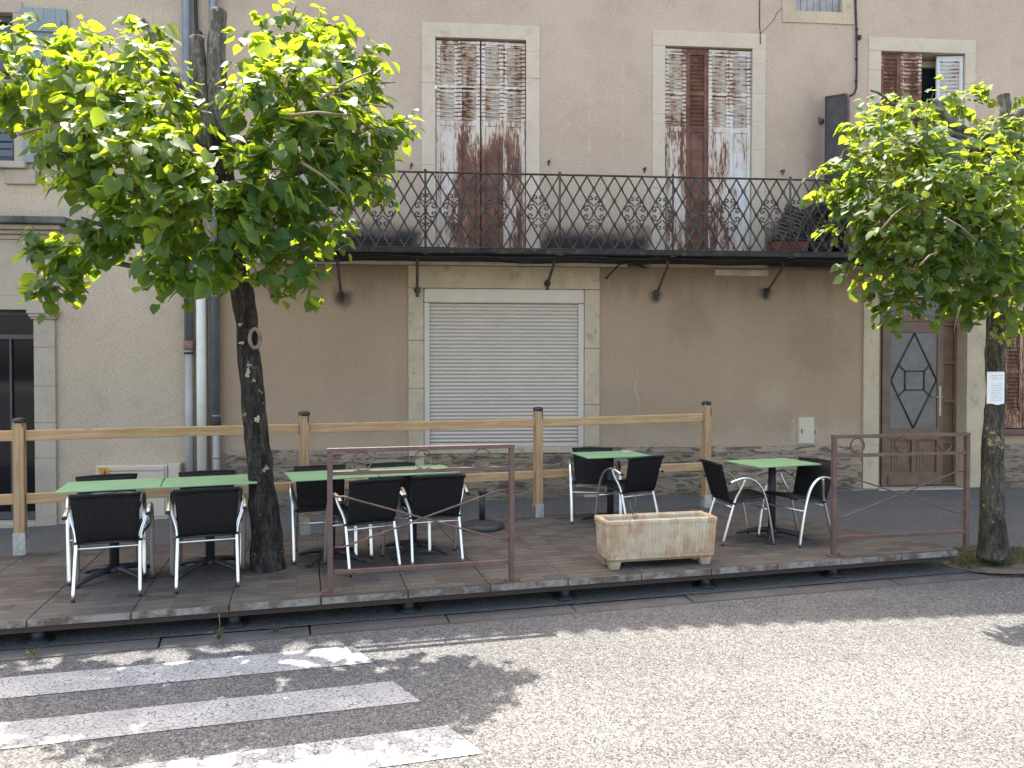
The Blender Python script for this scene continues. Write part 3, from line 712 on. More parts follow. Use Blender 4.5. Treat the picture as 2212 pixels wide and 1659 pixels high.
# returns to the wall
for x in (BX0, BX1):
    mb.tube([(x,BY,4.095),(x,0,4.095)], .013, 6)
    for k in range(1, 7): bar((x, BY+.09*k, 3.16), (x, BY+.09*k, 4.09))
mb.build('railing', M_RAILIRON, bal)
for px in (560, 919, 1209, 1453, 1706, 1975):
    x = at(px, 460, BY).x; mb = MB()
    mb.tube([(x,BY-.012,3.09),(x,BY-.012,4.11)], .013, 8); mb.box(x-.04,x+.04,BY-.05,BY-.031,3.09,3.10)
    mb.lathe([(.014,0),(.02,.012),(.012,.03),(0,.034)], (x,BY-.012,4.10), 8)
    mb.build('railing_post', M_RAILIRON, bal)
for xw, zw in ((-2.28,2.66),(-1.41,2.63),(-.43,2.70),(1.28,2.80),(2.75,2.68),(4.27,2.72),(5.76,2.74)):
    mb = MB(); xt = xw+.02
    mb.tube([(xt,BY+.12,3.084),(xt,BY+.12,2.99),(xw,-.05,zw),(xw,-.02,zw-.07)], .0, 6, flat=(.019,.012), xdir=(1,0,0))
    mb.lathe([(.0,-.05),(.035,-.045),(.046,-.01),(.04,.0)], (xw,-.03,zw+.01), 12, axis='y')
    mb.box(xw-.02, xw+.02, -.06, -.002, zw-.08, zw+.05)
    mb.tube([(xt-.02,BY+.12,3.05),(xt+.02,BY+.12,3.05)], .02, 8)
    mb.build('bracket', M_RAILIRON, bal)
# privacy screen across the balcony end
mb = MB(); n = 22; vs = []
for k in range(n+1):
    yk = -.60+.585*k/n; xo = 5.09+.012*(k % 2)
    vs += [(xo,yk,3.165),(xo,yk,5.20+.16*(k/n))]
mb.add(vs, [(2*k,2*k+2,2*k+3,2*k+1) for k in range(n)], 0, True)
sc_ = mb.build('privacy_screen', M_SCREEN, bal)
so_ = sc_.modifiers.new('solid','SOLIDIFY'); so_.thickness = .012
mb = MB(); mb.tube([(5.095,-.62,3.165),(5.095,-.62,5.12),(5.095,-.60,5.19),(5.095,-.55,5.225),(5.095,-.02,5.37)], .017, 8)
mb.tube([(5.06,-.03,5.05),(5.0,-.03,5.06),(5.0,-.005,5.1)], .012, 6); mb.lathe([(.0,-.03),(.04,-.02),(.04,.0)], (5.03,-.01,5.05), 10, axis='y')
mb.build('screen_frame', M_BROWNM, bal)
# stains under the slab: cables, planks, dangling hose, wall hooks, cracks, telephone line
for z, y, s in ((3.075,-.55,.02),(3.065,-.45,.03),(3.09,-.6,.015)):
    mb = MB(); pts = []; k = 0; x = BX0-.3
    while x < BX1+.3:
        pts.append((x, y, z-(.012+s*abs(math.sin(x*1.15+z*40)))+.01*math.sin(x*5))); x += .12
    mb.tube(pts, .008, 5); mb.build('cable', M_CABLE, house)
mb = MB(); mb.tube([(2.02,-.3,2.86),(2.05,-.3,2.89),(2.18,-.3,3.03),(2.25,-.3,3.055),(2.35,-.3,3.05),(2.55,-.3,2.99)], .013, 7)
mb.lathe([(.0,-.02),(.02,-.015),(.02,.015),(0,.02)], (2.02,-.3,2.86), 8); mb.build('loose_hose', M_CABLE, house)
mb = MB(); mb.box(-2.1, 2.35, -.05, -.037, 3.036, 3.083); 
for x in (-.95,.3,1.95): mb.lathe([(.022,-.014),(.022,0)], (x,-.05,3.06), 8, axis='y')
mb.build('wall_plank', M_CREAMP, house, bevel=.003)
mb = MB(); mb.box(3.56, 4.30, -.035, -.003, 2.94, 3.02); mb.lathe([(.022,-.02),(.022,0)], (3.95,-.035,2.98), 8, axis='y'); mb.build('wall_plank', M_CREAMP, house, bevel=.003)
for x, z in ((-.503,4.34),(2.585,4.35),(4.484,4.36),(1.3,4.42)):
    mb = MB(); mb.tube([(x,0,z),(x+.01,-.07,z+.01),(x,-.09,z-.02),(x-.01,-.05,z-.06)], .009, 6); mb.lathe([(.018,-.012),(.018,0)], (x,-.002,z), 8, axis='y'); mb.build('wall_hook', M_RAILIRON, house)
mb = MB(); mb.tube([(5.755,-.03,2.70),(5.735,-.07,2.72),(5.70,-.08,2.69),(5.71,-.08,2.64),(5.75,-.08,2.63),(5.78,-.08,2.68),(5.76,-.08,2.72)], .009, 6); mb.build('iron_scroll_hook', M_RAILIRON, house)
mb = MB(); mb.tube([(5.492,-.03,7.6),(5.495,-.03,6.7),(5.515,-.03,6.2),(5.52,-.03,5.77),(5.515,-.03,5.5),(5.49,-.03,5.43),(5.40,-.05,5.38)], .014, 7)
for z in (5.6,5.9,6.3): mb.lathe([(.02,-.012),(.02,.012)], (5.515,-.03,z), 8)
mb.box(5.53, 5.58, -.04, -.002, 6.17, 6.22); mb.build('cable', M_CABLE, house)
def crackline(pts, r, name, mat):
    mb = MB(); rn = random.Random(2); out = []
    for a, b in zip(pts, pts[1:]):
        for k in range(6):
            t = k/6; out.append((a[0]+(b[0]-a[0])*t+rn.uniform(-.012,.012), -.001, a[1]+(b[1]-a[1])*t))
    out.append((pts[-1][0], -.001, pts[-1][1])); mb.tube(out, r, 4); mb.build(name, mat, house)
crackline([(4.48,6.58),(4.33,6.36),(4.18,6.2)], .004, 'wall_crack', M_MUNTIN)
crackline([(2.50,1.65),(2.47,1.4),(2.53,1.2),(2.52,1.05)], .004, 'mortar_line', M_CREAMP)
mb = MB(); mb.tube([(4.165,-.008,7.5),(4.165,-.008,6.3),(4.17,-.02,6.2),(4.172,-.02,6.06)], .006, 5); mb.build('cable', M_CABLE, house)
# small meter box let into the wall
mb = MB(); mb.box(4.735, 4.965, -.02, .002, .655, 1.015); mbx = mb.build('meter_box', M_CABINET, house, bevel=.004)
mb = MB(); mb.box(4.748, 4.952, -.028, -.0205, .668, 1.0); mb.build('box_door', M_CABINET, mbx, bevel=.003)
mb = MB(); mb.box(4.775, 4.79, -.032, -.0285, .80, .86); mb.box(4.967, 4.985, -.01, .0, .79, .84); mb.build('latch', M_MUNTIN, mbx)
# downpipe of the tan house
def downpipe(parent, x, y, r, z1, z0, mat, joints=()):
    mb = MB(); mb.tube([(x,y,z1),(x,y,z0)], r, 14); p = mb.build('drainpipe', mat, parent)
    for z, rr, h, m in joints:
        mb = MB(); mb.lathe([(rr-.004,-h),(rr,-h+.006),(rr,h-.006),(rr-.004,h)], (x,y,z), 14); mb.build('pipe_collar', m, p)
    return p
pp = downpipe(house, -2.985, -.09, .049, 8.6, 1.02, M_ZINC, [(1.0,.058,.05,M_IRONB),(1.08,.055,.012,M_ZINC),(2.6,.053,.012,M_ZINC),(4.2,.053,.012,M_ZINC)])
mb = MB(); mb.tube([(-2.985,-.09,1.0),(-2.985,-.09,-.25)], .043, 14); mb.lathe([(.047,-.02),(.047,.02)], (-2.985,-.09,.55), 12); mb.box(-3.06,-2.985,-.06,-.0,.53,.57); mb.build('lower_pipe', M_PIPEGREY, pp)

# ------------------------------------------------------------------ left house
lh = thing('beige_house', 'grey beige rendered house at the left edge with pilastered shop door', 'house', (0,0,0))
LW = (-7.2,-5.44,4.27,6.12); LD = (-8.2,-5.225,-.26,2.42)
mb = MB(); wall_holes(mb, -14, JX-.004, -.6, TOP, [LW, LD], y=-.012)
mb.quad((-14,9,-.6),(JX-.004,9,-.6),(JX-.004,9,TOP),(-14,9,TOP)); mb.quad((-14,0,-.6),(-14,9,-.6),(-14,9,TOP),(-14,0,TOP)); mb.quad((JX-.004,-.012,-.6),(JX-.004,9,-.6),(JX-.004,9,TOP),(JX-.004,-.012,TOP))
mb.build('wall', M_LEFT, lh)
roof(-14, JX-.004, 'roof', lh)
mb = MB(); mb.box(LW[0]+.01, LW[1]-.01, .14, .16, LW[2], LW[3]); lw = mb.build('window', M_GLASSUP, lh)
mb = MB(); mb.box(LW[1]-.07, LW[1]-.005, .06, .139, LW[2]+.005, LW[3]-.005); mb.box(LW[0], LW[1]-.07, .062, .138, LW[3]-.08, LW[3]-.006); mb.box(LW[0], LW[1]-.07, .062, .138, LW[2]+.006, LW[2]+.08)
mb.box(LW[0], LW[1]-.07, .07, .135, 5.42, 5.46); mb.box(-5.9, -5.84, .07, .136, LW[2]+.08, LW[3]-.08); mb.build('window_frame', M_ALUDK, lw, bevel=.004)
mb = MB()
for z in (4.42,4.62,4.98,5.3): mb.tube([(-7.1,-.06,z),(-5.45,-.06,z)], .011, 6)
mb.build('guard_rail', M_RAILIRON, lw)
mb = MB(); mb.box(-5.44,-5.33,-.03,.12,4.27,6.12); mb.box(-7.3,-5.33,-.031,.12,6.122,6.26); mb.build('stone_surround', M_STONE_LEFT, lw, bevel=.006)
mb = MB(); mb.box(-7.3,-5.28,-.10,.12,4.18,4.267); mb.box(-5.55,-5.18,-.05,-.014,3.99,4.178); mb.build('window_sill', M_STONE_LEFT, lw, bevel=.012)
mb = MB(); n = 4
for k in range(n): mb.box(-5.32+.135*k, -5.32+.135*(k+1)-.003, -.06, -.03, 4.26, 6.18)
mb.box(-5.27,-4.84,-.085,-.0605,5.88,6.03); mb.box(-5.27,-4.84,-.085,-.0605,4.45,4.60)
for x in (-5.2,-5.06,-4.92):
    for z in (5.955,4.525): mb.lathe([(.008,-.006),(.008,0)], (x,-.085,z), 6, axis='y')
mb.box(-5.36,-5.30,-.07,-.055,5.90,5.94); mb.build('board_shutter', M_BLUESH, lw, bevel=.003)
# shop front
mb = MB(); mb.box(LD[0]+.01, LD[1]-.003, .20, .215, LD[2], LD[3]-.002); ld = mb.build('shop_front', M_GLASSDK, lh)
mb = MB()
for x in (-5.62,-5.27,-6.4,-7.3): mb.box(x-.012, x+.012, .17, .199, LD[2]+.1, 2.1)
mb.box(LD[0], -5.23, .165, .199, 2.06, 2.12); mb.box(LD[0], -5.23, .15, .199, 2.36, 2.417); mb.box(LD[0], -5.23, .15, .199, LD[2]+.01, LD[2]+.1)
mb.build('door_frame', M_ALUFR, ld, bevel=.003)
mb = MB(); mb.box(LD[0], -5.225, -.05, .2, -.45, LD[2]-.002); mb.build('door_step', M_STONE_LEFT, ld, bevel=.01)
mb = MB(); rn = random.Random(8); z = -.45
for z2 in (.02,.55,1.0,1.46,1.95,2.30): mb.box(-5.222,-4.965,-.05-rn.uniform(0,.003),.2,z+.001,z2-.001); z = z2
mb.box(-5.245,-4.945,-.072,.2,2.302,2.33); mb.box(-5.26,-4.93,-.095,.2,2.331,2.37); mb.box(-5.275,-4.915,-.11,.2,2.371,2.42)
mb.build('pilaster', M_STONE_LEFT, lh, bevel=.006)
mb = MB(); mb.box(-8.4,-4.94,-.04,.1,2.422,2.60); mb.box(-5.20,-4.94,-.045,.1,2.602,3.30); mb.box(-8.4,-4.94,-.05,.1,3.302,3.36); mb.box(-8.4,-5.202,-.03,.1,2.602,3.30); mb.build('frieze', M_STONE_LEFT, lh, bevel=.005)
mb = MB(); mb.box(-8.5,-4.88,-.10,-.013,3.362,3.41); mb.box(-8.5,-4.84,-.16,-.013,3.411,3.47); cn = mb.build('cornice', M_STONE_LEFT, lh, bevel=.012)
mb = MB(); mb.box(-8.5,-4.74,-.24,-.013,3.472,3.56); mb.build('cornice_slab', M_SILLDARK, cn, bevel=.015)
pz = downpipe(lh, -3.315, -.09, .052, 8.6, 1.95, M_ZINC, [(1.98,.064,.055,M_COLLAR),(1.88,.06,.012,M_IRONB),(4.0,.056,.012,M_ZINC)])
mb = MB(); mb.tube([(-3.315,-.09,1.93),(-3.315,-.09,-.22)], .049, 14); mb.build('lower_pipe', M_PIPEGREY, pz)
mb = MB(); mb.tube([(-3.158,-.10,2.98),(-3.158,-.10,-.2)], .060, 16); pw = mb.build('drainpipe', M_PVC, lh)
mb = MB(); mb.tube([(-3.21,-.06,8.5),(-3.21,-.06,6.2),(-3.18,-.06,5.6),(-3.16,-.06,4.5),(-3.16,-.09,2.9)], .022, 8); mb.box(-3.2,-3.14,-.1,-.02,5.9,5.95); mb.build('cable', M_CABLE, lh)
mb = MB(); mb.tube([(-3.085,-.03,2.9),(-3.085,-.03,.0)], .012, 6); mb.build('cable', M_PIPEGREY, lh)
# meter cabinets
mc = thing('meter_cabinet', 'low cream utility cabinet with orange warning label on the left wall', 'utility cabinet', (-4.0,-.02,-.24))
mb = MB(); mb.box(-.44,.43,-.14,.0,.0,.70); mb.build('cabinet_body', M_CABINET, mc, bevel=.008)
mb = MB(); mb.box(-.405,-.005,-.158,-.1405,.06,.62); mb.box(.0,.40,-.158,-.1405,.06,.62); mb.box(-.405,.40,-.158,-.1405,.64,.69); mb.box(-.06,.06,-.165,-.1585,.645,.665); mb.build('cabinet_door', M_CABINET, mc, bevel=.006)
mb = MB(); mb.lathe([(.035,-.012),(.035,0)], (.26,-.158,.50), 16, axis='y'); mb.build('lock_cover', M_CABINET, mc)
mb = MB(); mb.add([(-.41,-.1595,.68),(-.28,-.1595,.68),(-.23,-.1595,.55),(-.36,-.1595,.55)], [(0,1,2,3)]); wl = mb.build('warning_label', M_ORANGE, mc)
mb = MB(); mb.add([(-.325,-.161,.665),(-.295,-.161,.615),(-.315,-.161,.615),(-.29,-.161,.565),(-.34,-.161,.625),(-.32,-.161,.625)], [(0,1,2,3,4,5)]); mb.build('warning_mark', M_MUNTIN, wl)
m2 = thing('meter_cabinet', 'narrow cream meter box squeezed beside the wide utility cabinet', 'utility cabinet', (-3.49,-.02,-.22))
mb = MB(); mb.box(-.072,.072,-.13,0,0,.70); mb.build('cabinet_body', M_CABINET, m2, bevel=.006)
mb = MB(); mb.box(-.06,.06,-.138,-.1305,.03,.67); mb.build('cabinet_door', M_CABINET, m2, bevel=.003)
mb = MB(); mb.box(-.045,-.025,-.142,-.1385,.42,.50); mb.build('latch', M_MUNTIN, m2)

# ------------------------------------------------------------------ things on the balcony
pt = thing('balcony_planter', 'dark red planter box standing on the balcony floor behind the railing', 'planter', (4.43,-.36,3.163))
mb = MB(); mb.prism([(-.24,-.10),(.24,-.10),(.24,.10),(-.24,.10)], 0, .18); mb.v = [(x*(.9+.1*z/.18),y*(.9+.1*z/.18),z) for x,y,z in mb.v]; mb.build('pot_body', M_POT, pt, bevel=.01)
mb = MB(); mb.box(-.26,.26,-.12,.12,.181,.21); mb.build('pot_rim', M_IRONB, pt, bevel=.006)
sb = thing('slatted_panel', 'weathered slatted panel leaning askew against the balcony screen', 'slatted panel', (4.58,-.30,3.44), 0)
mb = MB(); Mr = Matrix.Rotation(.30, 4, 'Y')
for k in range(9): mb.box(-.28,.36,-.012,.012,-.13+.052*k,-.10+.052*k,0,Mr)
mb.box(-.27,.35,.0125,.03,-.14,.36,1,Mr)
mb.box(-.01,.02,-.02,-.0125,-.14,.36,0,Mr)
mb.build('slats', [M_SLATW, M_MUNTIN], sb)
wb = thing('wire_basket', 'dark tangle of old wickerwork heaped in the balcony corner', 'basket', (4.84,-.33,3.163))
mb = MB(); rn = random.Random(6)
for k in range(60):
    a = rn.random()*PI; pts = []; r = rn.uniform(.14,.24)
    for t in range(11):
        q = t/10*PI*1.4+a; pts.append((r*math.cos(q)*.9, .14*math.sin(q*1.7+k), .35+r*1.5*math.sin(q)))
    mb.tube(pts, .010, 4)
mb.build('wickerwork', simple('dark_wicker', (.06,.052,.045), .85), wb)

# ------------------------------------------------------------------ deck
DS = math.atan(.185); DO = Vector((0,-4.315,0))
U = Vector((math.cos(DS), math.sin(DS), 0)); V = Vector((-math.sin(DS), math.cos(DS), 0))
deck = thing('terrace_deck', 'raised brown board deck of the cafe terrace along the kerb', 'deck', (0,0,0))
FENCE = [(-6.3,-3.42),(-3.884,-2.87),(-1.47,-2.25),(.99,-1.47),(3.16,-.98),(4.80,-3.40)]
def back_y(x): return lerp_tab(FENCE, x)
def back_v(u):
    # march along V until crossing the back line
    v = .02
    while v < 4:
        p = DO+U*u+V*v
        if p.y > back_y(p.x): return v
        v += .01
    return v
u = -.32-.635*9
while u < 4.80:
    u1 = min(u+.635-.009, 4.85)
    if u1-u > .1:
        v0, v1 = back_v(u), back_v(u1)
        if max(v0, v1) > .06:
            um = (u+u1)/2; vm = back_v(um)
            P2 = [DO+U*u, DO+U*u1, DO+U*u1+V*max(.05,v1), DO+U*um+V*max(.05,vm), DO+U*u+V*max(.05,v0)]
            zj = rnd.uniform(-.003,.002)
            mb = MB(); mb.prism([(p.x,p.y) for p in P2], -.050, zj, 0, 1); mb.build('deck_panel', [M_DECK, M_DECKE], deck, bevel=.004)
    u += .635
mb = MB()
p0 = DO+U*-6.0+V*.03; p1 = DO+U*4.8+V*.03
Mx = Matrix.Translation(DO) @ Matrix.Rotation(DS, 4, 'Z')
mb.box(-6.0, 4.75, .06, .10, -.105, -.056, 0, Mx); mb.box(-6.0, 4.0, .9, .95, -.10, -.056, 0, Mx)
mb.build('joist', simple('deck_joist', (.055,.036,.030), .7), deck)
for u in [-.32+.635*k for k in range(-8,8,2)]:
    for v in ((.16,) if u > 1.5 else (.16,.95)):
        p = DO+U*(u+.02)+V*v; zg = pave_z(p.x, p.y)
        if zg > -.075: continue
        mb = MB(); mb.lathe([(.10,zg-.002),(.10,zg+.010),(.05,zg+.018),(.045,-.079),(.07,-.078)], (p.x,p.y,0), 16); mb.build('support_pad', M_BLACKP, deck)

# ------------------------------------------------------------------ wooden fence
fence = thing('wooden_fence', 'two rail pine post and rail fence along the back of the terrace', 'fence', (0,0,0))
POSTS = [(-6.32,-3.42,0,1.08,.50,1.235),(-3.872,-2.917,0,1.075,.503,1.231),(-1.475,-2.255,-.03,1.075,.49,1.245),(.99,-1.507,-.05,1.068,.48,1.243),(3.10,-1.05,-.05,1.095,.50,1.285)]
for i, (x, y, z0, zt, zl, zp) in enumerate(POSTS):
    a = math.atan2(POSTS[min(i+1,4)][1]-POSTS[max(i-1,0)][1], POSTS[min(i+1,4)][0]-POSTS[max(i-1,0)][0])
    mb = MB(); s = .045; mb.box(-s,s,-s,s,.16,zp-z0-.035); o = mb.build('post', M_PINE_Z, fence, bevel=.006); o.location = (x,y,z0); o.rotation_euler = (0,0,a)
    mb = MB(); mb.lathe([(.052,-.045),(.058,-.04),(.058,-.015),(.045,-.002),(0,.006)], (0,0,zp-z0), 12); c = mb.build('post_cap', M_BLACKP, o)
    mb = MB(); mb.box(-s-.004,s+.004,-s-.006,-s-.002,.0,.20); mb.box(-s-.004,s+.004,s+.002,s+.006,.0,.20); mb.box(-s-.004,s+.004,-s-.001,s+.001,0,.006)
    mb.box(-.012,.012,-.012,.012,.007,.159)
    for hx in (-.025,.025):
        for hz in (.05,.10,.15): mb.lathe([(.006,-.003),(.006,0)], (hx,-s-.006,hz), 6, axis='y')
    mb.build('post_bracket', M_GALV, o)
for a, b in zip(POSTS, POSTS[1:]):
    for k in (3, 4):
        p = Vector((a[0],a[1],a[k])); q_ = Vector((b[0],b[1],b[k])); d = q_-p; L = d.length
        mb = MB(); mb.box(.047, L-.047, -.02, .02, -.05, .045); o = mb.build('rail', M_PINE_X, fence, bevel=.006)
        o.location = p; o.rotation_euler = (0, -math.asin(d.z/L), math.atan2(d.y, d.x))

# ------------------------------------------------------------------ steel barriers
def barrier(x0, y0, x1, y1, label):
    L = math.hypot(x1-x0, y1-y0); t = thing('street_barrier', label, 'barrier', (x0,y0,0), math.atan2(y1-y0,x1-x0), 'brown steel barriers on the deck edge')
    for x in (0, L):
        mb = MB(); mb.box(x-.02,x+.02,-.02,.02,.009,1.05); p = mb.build('post', M_BROWNM, t, bevel=.003)
        mb = MB(); mb.box(x-.075,x+.075,-.05,.05,.001,.008)
        for s in (-.055,.055): mb.lathe([(.012,0),(.012,.01),(.006,.022),(0,.024)], (x+s,-.01,.008), 8)
        mb.build('base_plate', M_BROWNM, p)
    mb = MB(); mb.box(-.022,L+.022,-.022,.022,1.051,1.082); mb.build('top_rail', M_BROWNM, t, bevel=.003)
    mb = MB(); mb.box(.021,L-.021,-.015,.015,.88,.91); mb.build('middle_rail', M_BROWNM, t, bevel=.003)
    mb = MB(); mb.box(.021,L-.021,-.015,.015,.14,.172); mb.build('bottom_rail', M_BROWNM, t, bevel=.003)
    for f in (.17,.5,.83):
        mb = MB(); pts = [(L*f+.069*math.cos(q*PI/16), 0, .980+.069*math.sin(q*PI/16)) for q in range(33)]
        mb.tube(pts, 0, 6, cap=False, flat=(.011,.004), xdir=(0,1,0)); mb.build('ring', M_BROWNM, t)
    for s in (0, 1):
        za, zb = (.72,.34) if s == 0 else (.34,.72); y = -.007 if s == 0 else .007
        mb = MB(); mb.tube([(.02,y,za),(.10,y,za),(.13,y,za+(-.01 if s == 0 else .01)),(L-.13,y,zb+(.01 if s == 0 else -.01)),(L-.10,y,zb),(L-.02,y,zb)], .0075, 7); mb.build('cross_bar', M_BROWNM, t)
    return t
barrier(-.893,-4.386,.477,-4.154, 'brown steel barrier standing in front of the middle green tables')
barrier(3.42,-3.553,4.785,-3.392, 'brown steel barrier at the deck end before the glazed brown door')

# ------------------------------------------------------------------ tables
def table(x, y, rz, label, w_=.73, d_=.55, first=None):
    if first:
        t = copy_tree(first); t.location = (x,y,0); t.rotation_euler = (0,0,rz); t['label'] = label; return t
    t = thing('bistro_table', label, 'table', (x,y,0), rz, 'green cafe tables on the terrace')
    mb = MB(); mb.box(-w_/2,w_/2,-d_/2,d_/2,.735,.747); mb.build('table_top', M_GREEN, t, bevel=.003)
    mb = MB(); mb.tube([(0,0,.07),(0,0,.715)], .036, 16); mb.box(-.14,.14,-.14,.14,.716,.734); mb.build('column', M_IRONB, t)
    mb = MB(); mb.lathe([(.06,.045),(.06,.075),(.042,.085)], (0,0,0), 16)
    for k in range(4):
        a = PI/4+k*PI/2; c, s = math.cos(a), math.sin(a)
        pts = [(c*r, s*r, z) for r, z in ((.03,.072),(.12,.066),(.22,.048),(.29,.026),(.335,.014))]
        mb.tube(pts, [.028,.026,.022,.018,.014], 8, flat=None)
        mb.lathe([(.022,.0),(.022,.014)], (c*.33,s*.33,0), 10)
    mb.build('table_base', M_IRONB, t)
    return t
T1 = table(-2.69,-3.79,math.radians(16),'green topped table furthest left, behind two chair backs')
table(-2.0,-3.60,math.radians(16),'green topped table touching the thick leaning tree trunk', first=T1)
table(-1.05,-3.31,math.radians(18),'green topped table just right of the leaning trunk, under the barrier corner', first=T1)
table(-.345,-3.08,math.radians(18),'green topped table behind the middle of the barrier with rings', first=T1)
T5 = table(1.74,-1.90,math.radians(10),'green topped table with a small ashtray near the wooden fence', first=T1)
table(3.19,-2.76,math.radians(15),'lone green topped table between two facing chairs on the right', first=T1)
ash = thing('ashtray', 'small square pale ashtray on the green table by the fence', 'ashtray', (1.93,-1.83,.7475), .2)
mb = MB(); s = .045; mb.box(-s,s,-s,s,0,.006); mb.box(-s,-s+.008,-s,s,.006,.03); mb.box(s-.008,s,-s,s,.006,.03); mb.box(-s+.008,s-.008,-s,-s+.008,.006,.03); mb.box(-s+.008,s-.008,s-.008,s,.006,.03); mb.build('ashtray_dish', M_ASH, ash, bevel=.003)

# ------------------------------------------------------------------ chairs (local front = +Y)
def sling(path, w0, w1, th, sag, bm):
    "curved slung sheet following a side profile path (y,z), width from w0 to w1"
    n = len(path); m = 10; vs = []
    for layer in (0, 1):
        for i, (y, z) in enumerate(path):
            t = i/(n-1); hw = w0+(w1-w0)*t
            a = path[min(i+1,n-1)]; b = path[max(i-1,0)]
            ty, tz = a[0]-b[0], a[1]-b[1]; l = math.hypot(ty, tz); ny, nz = -tz/l, ty/l
            for k in range(m+1):
                s = -1+2*k/m; dd = sag*(1-s*s) + (th if layer else 0)
                vs.append((s*hw, y+ny*dd*-1, z+nz*dd*-1))
    N = n*(m+1); fs = []
    for i in range(n-1):
        for k in range(m):
            a = i*(m+1)+k; q = (a, a+1, a+m+2, a+m+1); fs.append(q); fs.append(tuple(N+j for j in q[::-1]))
    for i in range(n-1):
        for k in (0, m):
            a = i*(m+1)+k; b = a+m+1; fs.append((a,b,N+b,N+a) if k else (a,N+a,N+b,b))
    for k in range(m):
        for i in (0, n-1):
            a = i*(m+1)+k; fs.append((a,a+1,N+a+1,N+a) if i else (a,N+a,N+a+1,a+1))
    bm.add(vs, fs, 0, True)
def make_chair(label):
    t = thing('terrace_chair', label, 'chair', (0,0,0), 0, 'black woven chairs on the terrace')
    mb = MB(); sling([(.225,.435),(.20,.448),(.12,.440),(.02,.425),(-.08,.410),(-.155,.398)], .215, .205, .016, .012, mb); mb.build('seat', M_WEAVE, t)
    mb = MB(); bp = [(-.160,.395),(-.185,.43),(-.212,.52),(-.238,.61),(-.260,.69),(-.278,.757)]
    sling(bp, .200, .228, .014, .012, mb); 
    mb.tube([(-.232,-.281,.759),(-.12,-.287,.764),(0,-.290,.766),(.12,-.287,.764),(.232,-.281,.759)], .016, 8)
    mb.build('backrest', M_WEAVE, t)
    for s in (-1, 1):
        # side rail of the sling
        mb = MB(); arch = smooth_path([(s*.262,.240,.004),(s*.265,.205,.22),(s*.268,.160,.42),(s*.270,.110,.545),(s*.272,.030,.622),(s*.272,-.06,.645),(s*.272,-.15,.625),(s*.272,-.205,.603)], 5)
        mb.tube(arch, 0, 10, flat=(.017,.0095), xdir=(1,0,0)); fl = mb.build('front_leg', M_ALU, t)
        mb = MB(); e0 = Vector(arch[-1]); d = (Vector(arch[-1])-Vector(arch[-2])).normalized(); mb.tube([e0-d*.004, e0+d*.022], 0, 10, flat=(.0185,.011), xdir=(1,0,0)); mb.build('end_cap', M_BLACKP, fl)
        mb = MB(); mb.tube([(s*.262,.241,.0),(s*.262,.239,.014)], 0, 10, flat=(.0185,.011), xdir=(1,0,0)); mb.build('rubber_foot', M_BLACKP, fl)
        mb = MB(); rl = smooth_path([(s*.218,-.255,.008),(s*.214,-.185,.24),(s*.212,-.135,.40),(s*.222,-.11,.47),(s*.252,-.075,.56),(s*.266,-.055,.632)], 4)
        mb.tube(rl, .0135, 10); re_ = mb.build('rear_leg', M_ALU, t)
        mb = MB(); mb.tube([(s*.218,-.257,.0),(s*.2178,-.252,.02)], .0135, 10); mb.build('rubber_foot', M_BLACKP, re_)
        mb = MB(); mb.tube(smooth_path([(s*.212,-.135,.405),(s*.224,.05,.425),(s*.255,.15,.452)], 4), .009, 8); mb.build('seat_rail', M_BLACKP, t)
    mb = MB(); mb.tube([(-.214,-.148,.355),(.214,-.148,.355)], .0085, 8); mb.build('stretcher', M_ALU, t)
    mb = MB(); mb.tube([(-.262,.182,.335),(.262,.182,.335)], .008, 8); mb.build('stretcher', M_ALU, t)
    mb = MB(); mb.tube([(-.224,-.14,.392),(.224,-.14,.392)], .011, 8)
    for s in (-1,1): mb.tube([(s*.212,-.1385,.385),(s*.212,-.1345,.405)], .0155, 10)
    mb.build('seat_band', M_BLACKP, t)
    return t
R_ = math.radians
CHAIRS = [(-2.56,-4.15,16,'black woven chair with its back to the road, first from the left'),
 (-1.90,-3.98,16,'black woven chair with its back to the road, just left of the leaning trunk'),
 (-2.79,-3.68,203,'chair behind the far left green table, only its black back top showing'),
 (-2.05,-3.50,197,'chair behind the green table left of the trunk, facing the road'),
 (-1.14,-3.20,194,'chair facing the road half hidden by the left post of the ringed barrier'),
 (-.50,-3.03,194,'chair facing the road behind the long green table and barrier middle'),
 (-.73,-3.60,27,'black woven chair turned askew behind the left half of the ringed barrier'),
 (-.165,-3.38,13,'black woven chair seen from behind through the right half of the barrier'),
 (1.59,-1.76,174,'chair facing the road with blue sky glinting on its arms by the fence'),
 (1.88,-2.17,27,'chair seen from behind right above the stone trough'),
 (2.80,-2.86,-85,'side on chair facing right at the lone green table'),
 (3.38,-2.90,112,'chair facing left next to the post of the right hand barrier')]
c0 = None
for x, y, r, lab in CHAIRS:
    c = make_chair(lab) if c0 is None else copy_tree(c0)
    c0 = c0 or c; c.location = (x,y,.0); c.rotation_euler = (0,0,R_(r)); c['label'] = lab

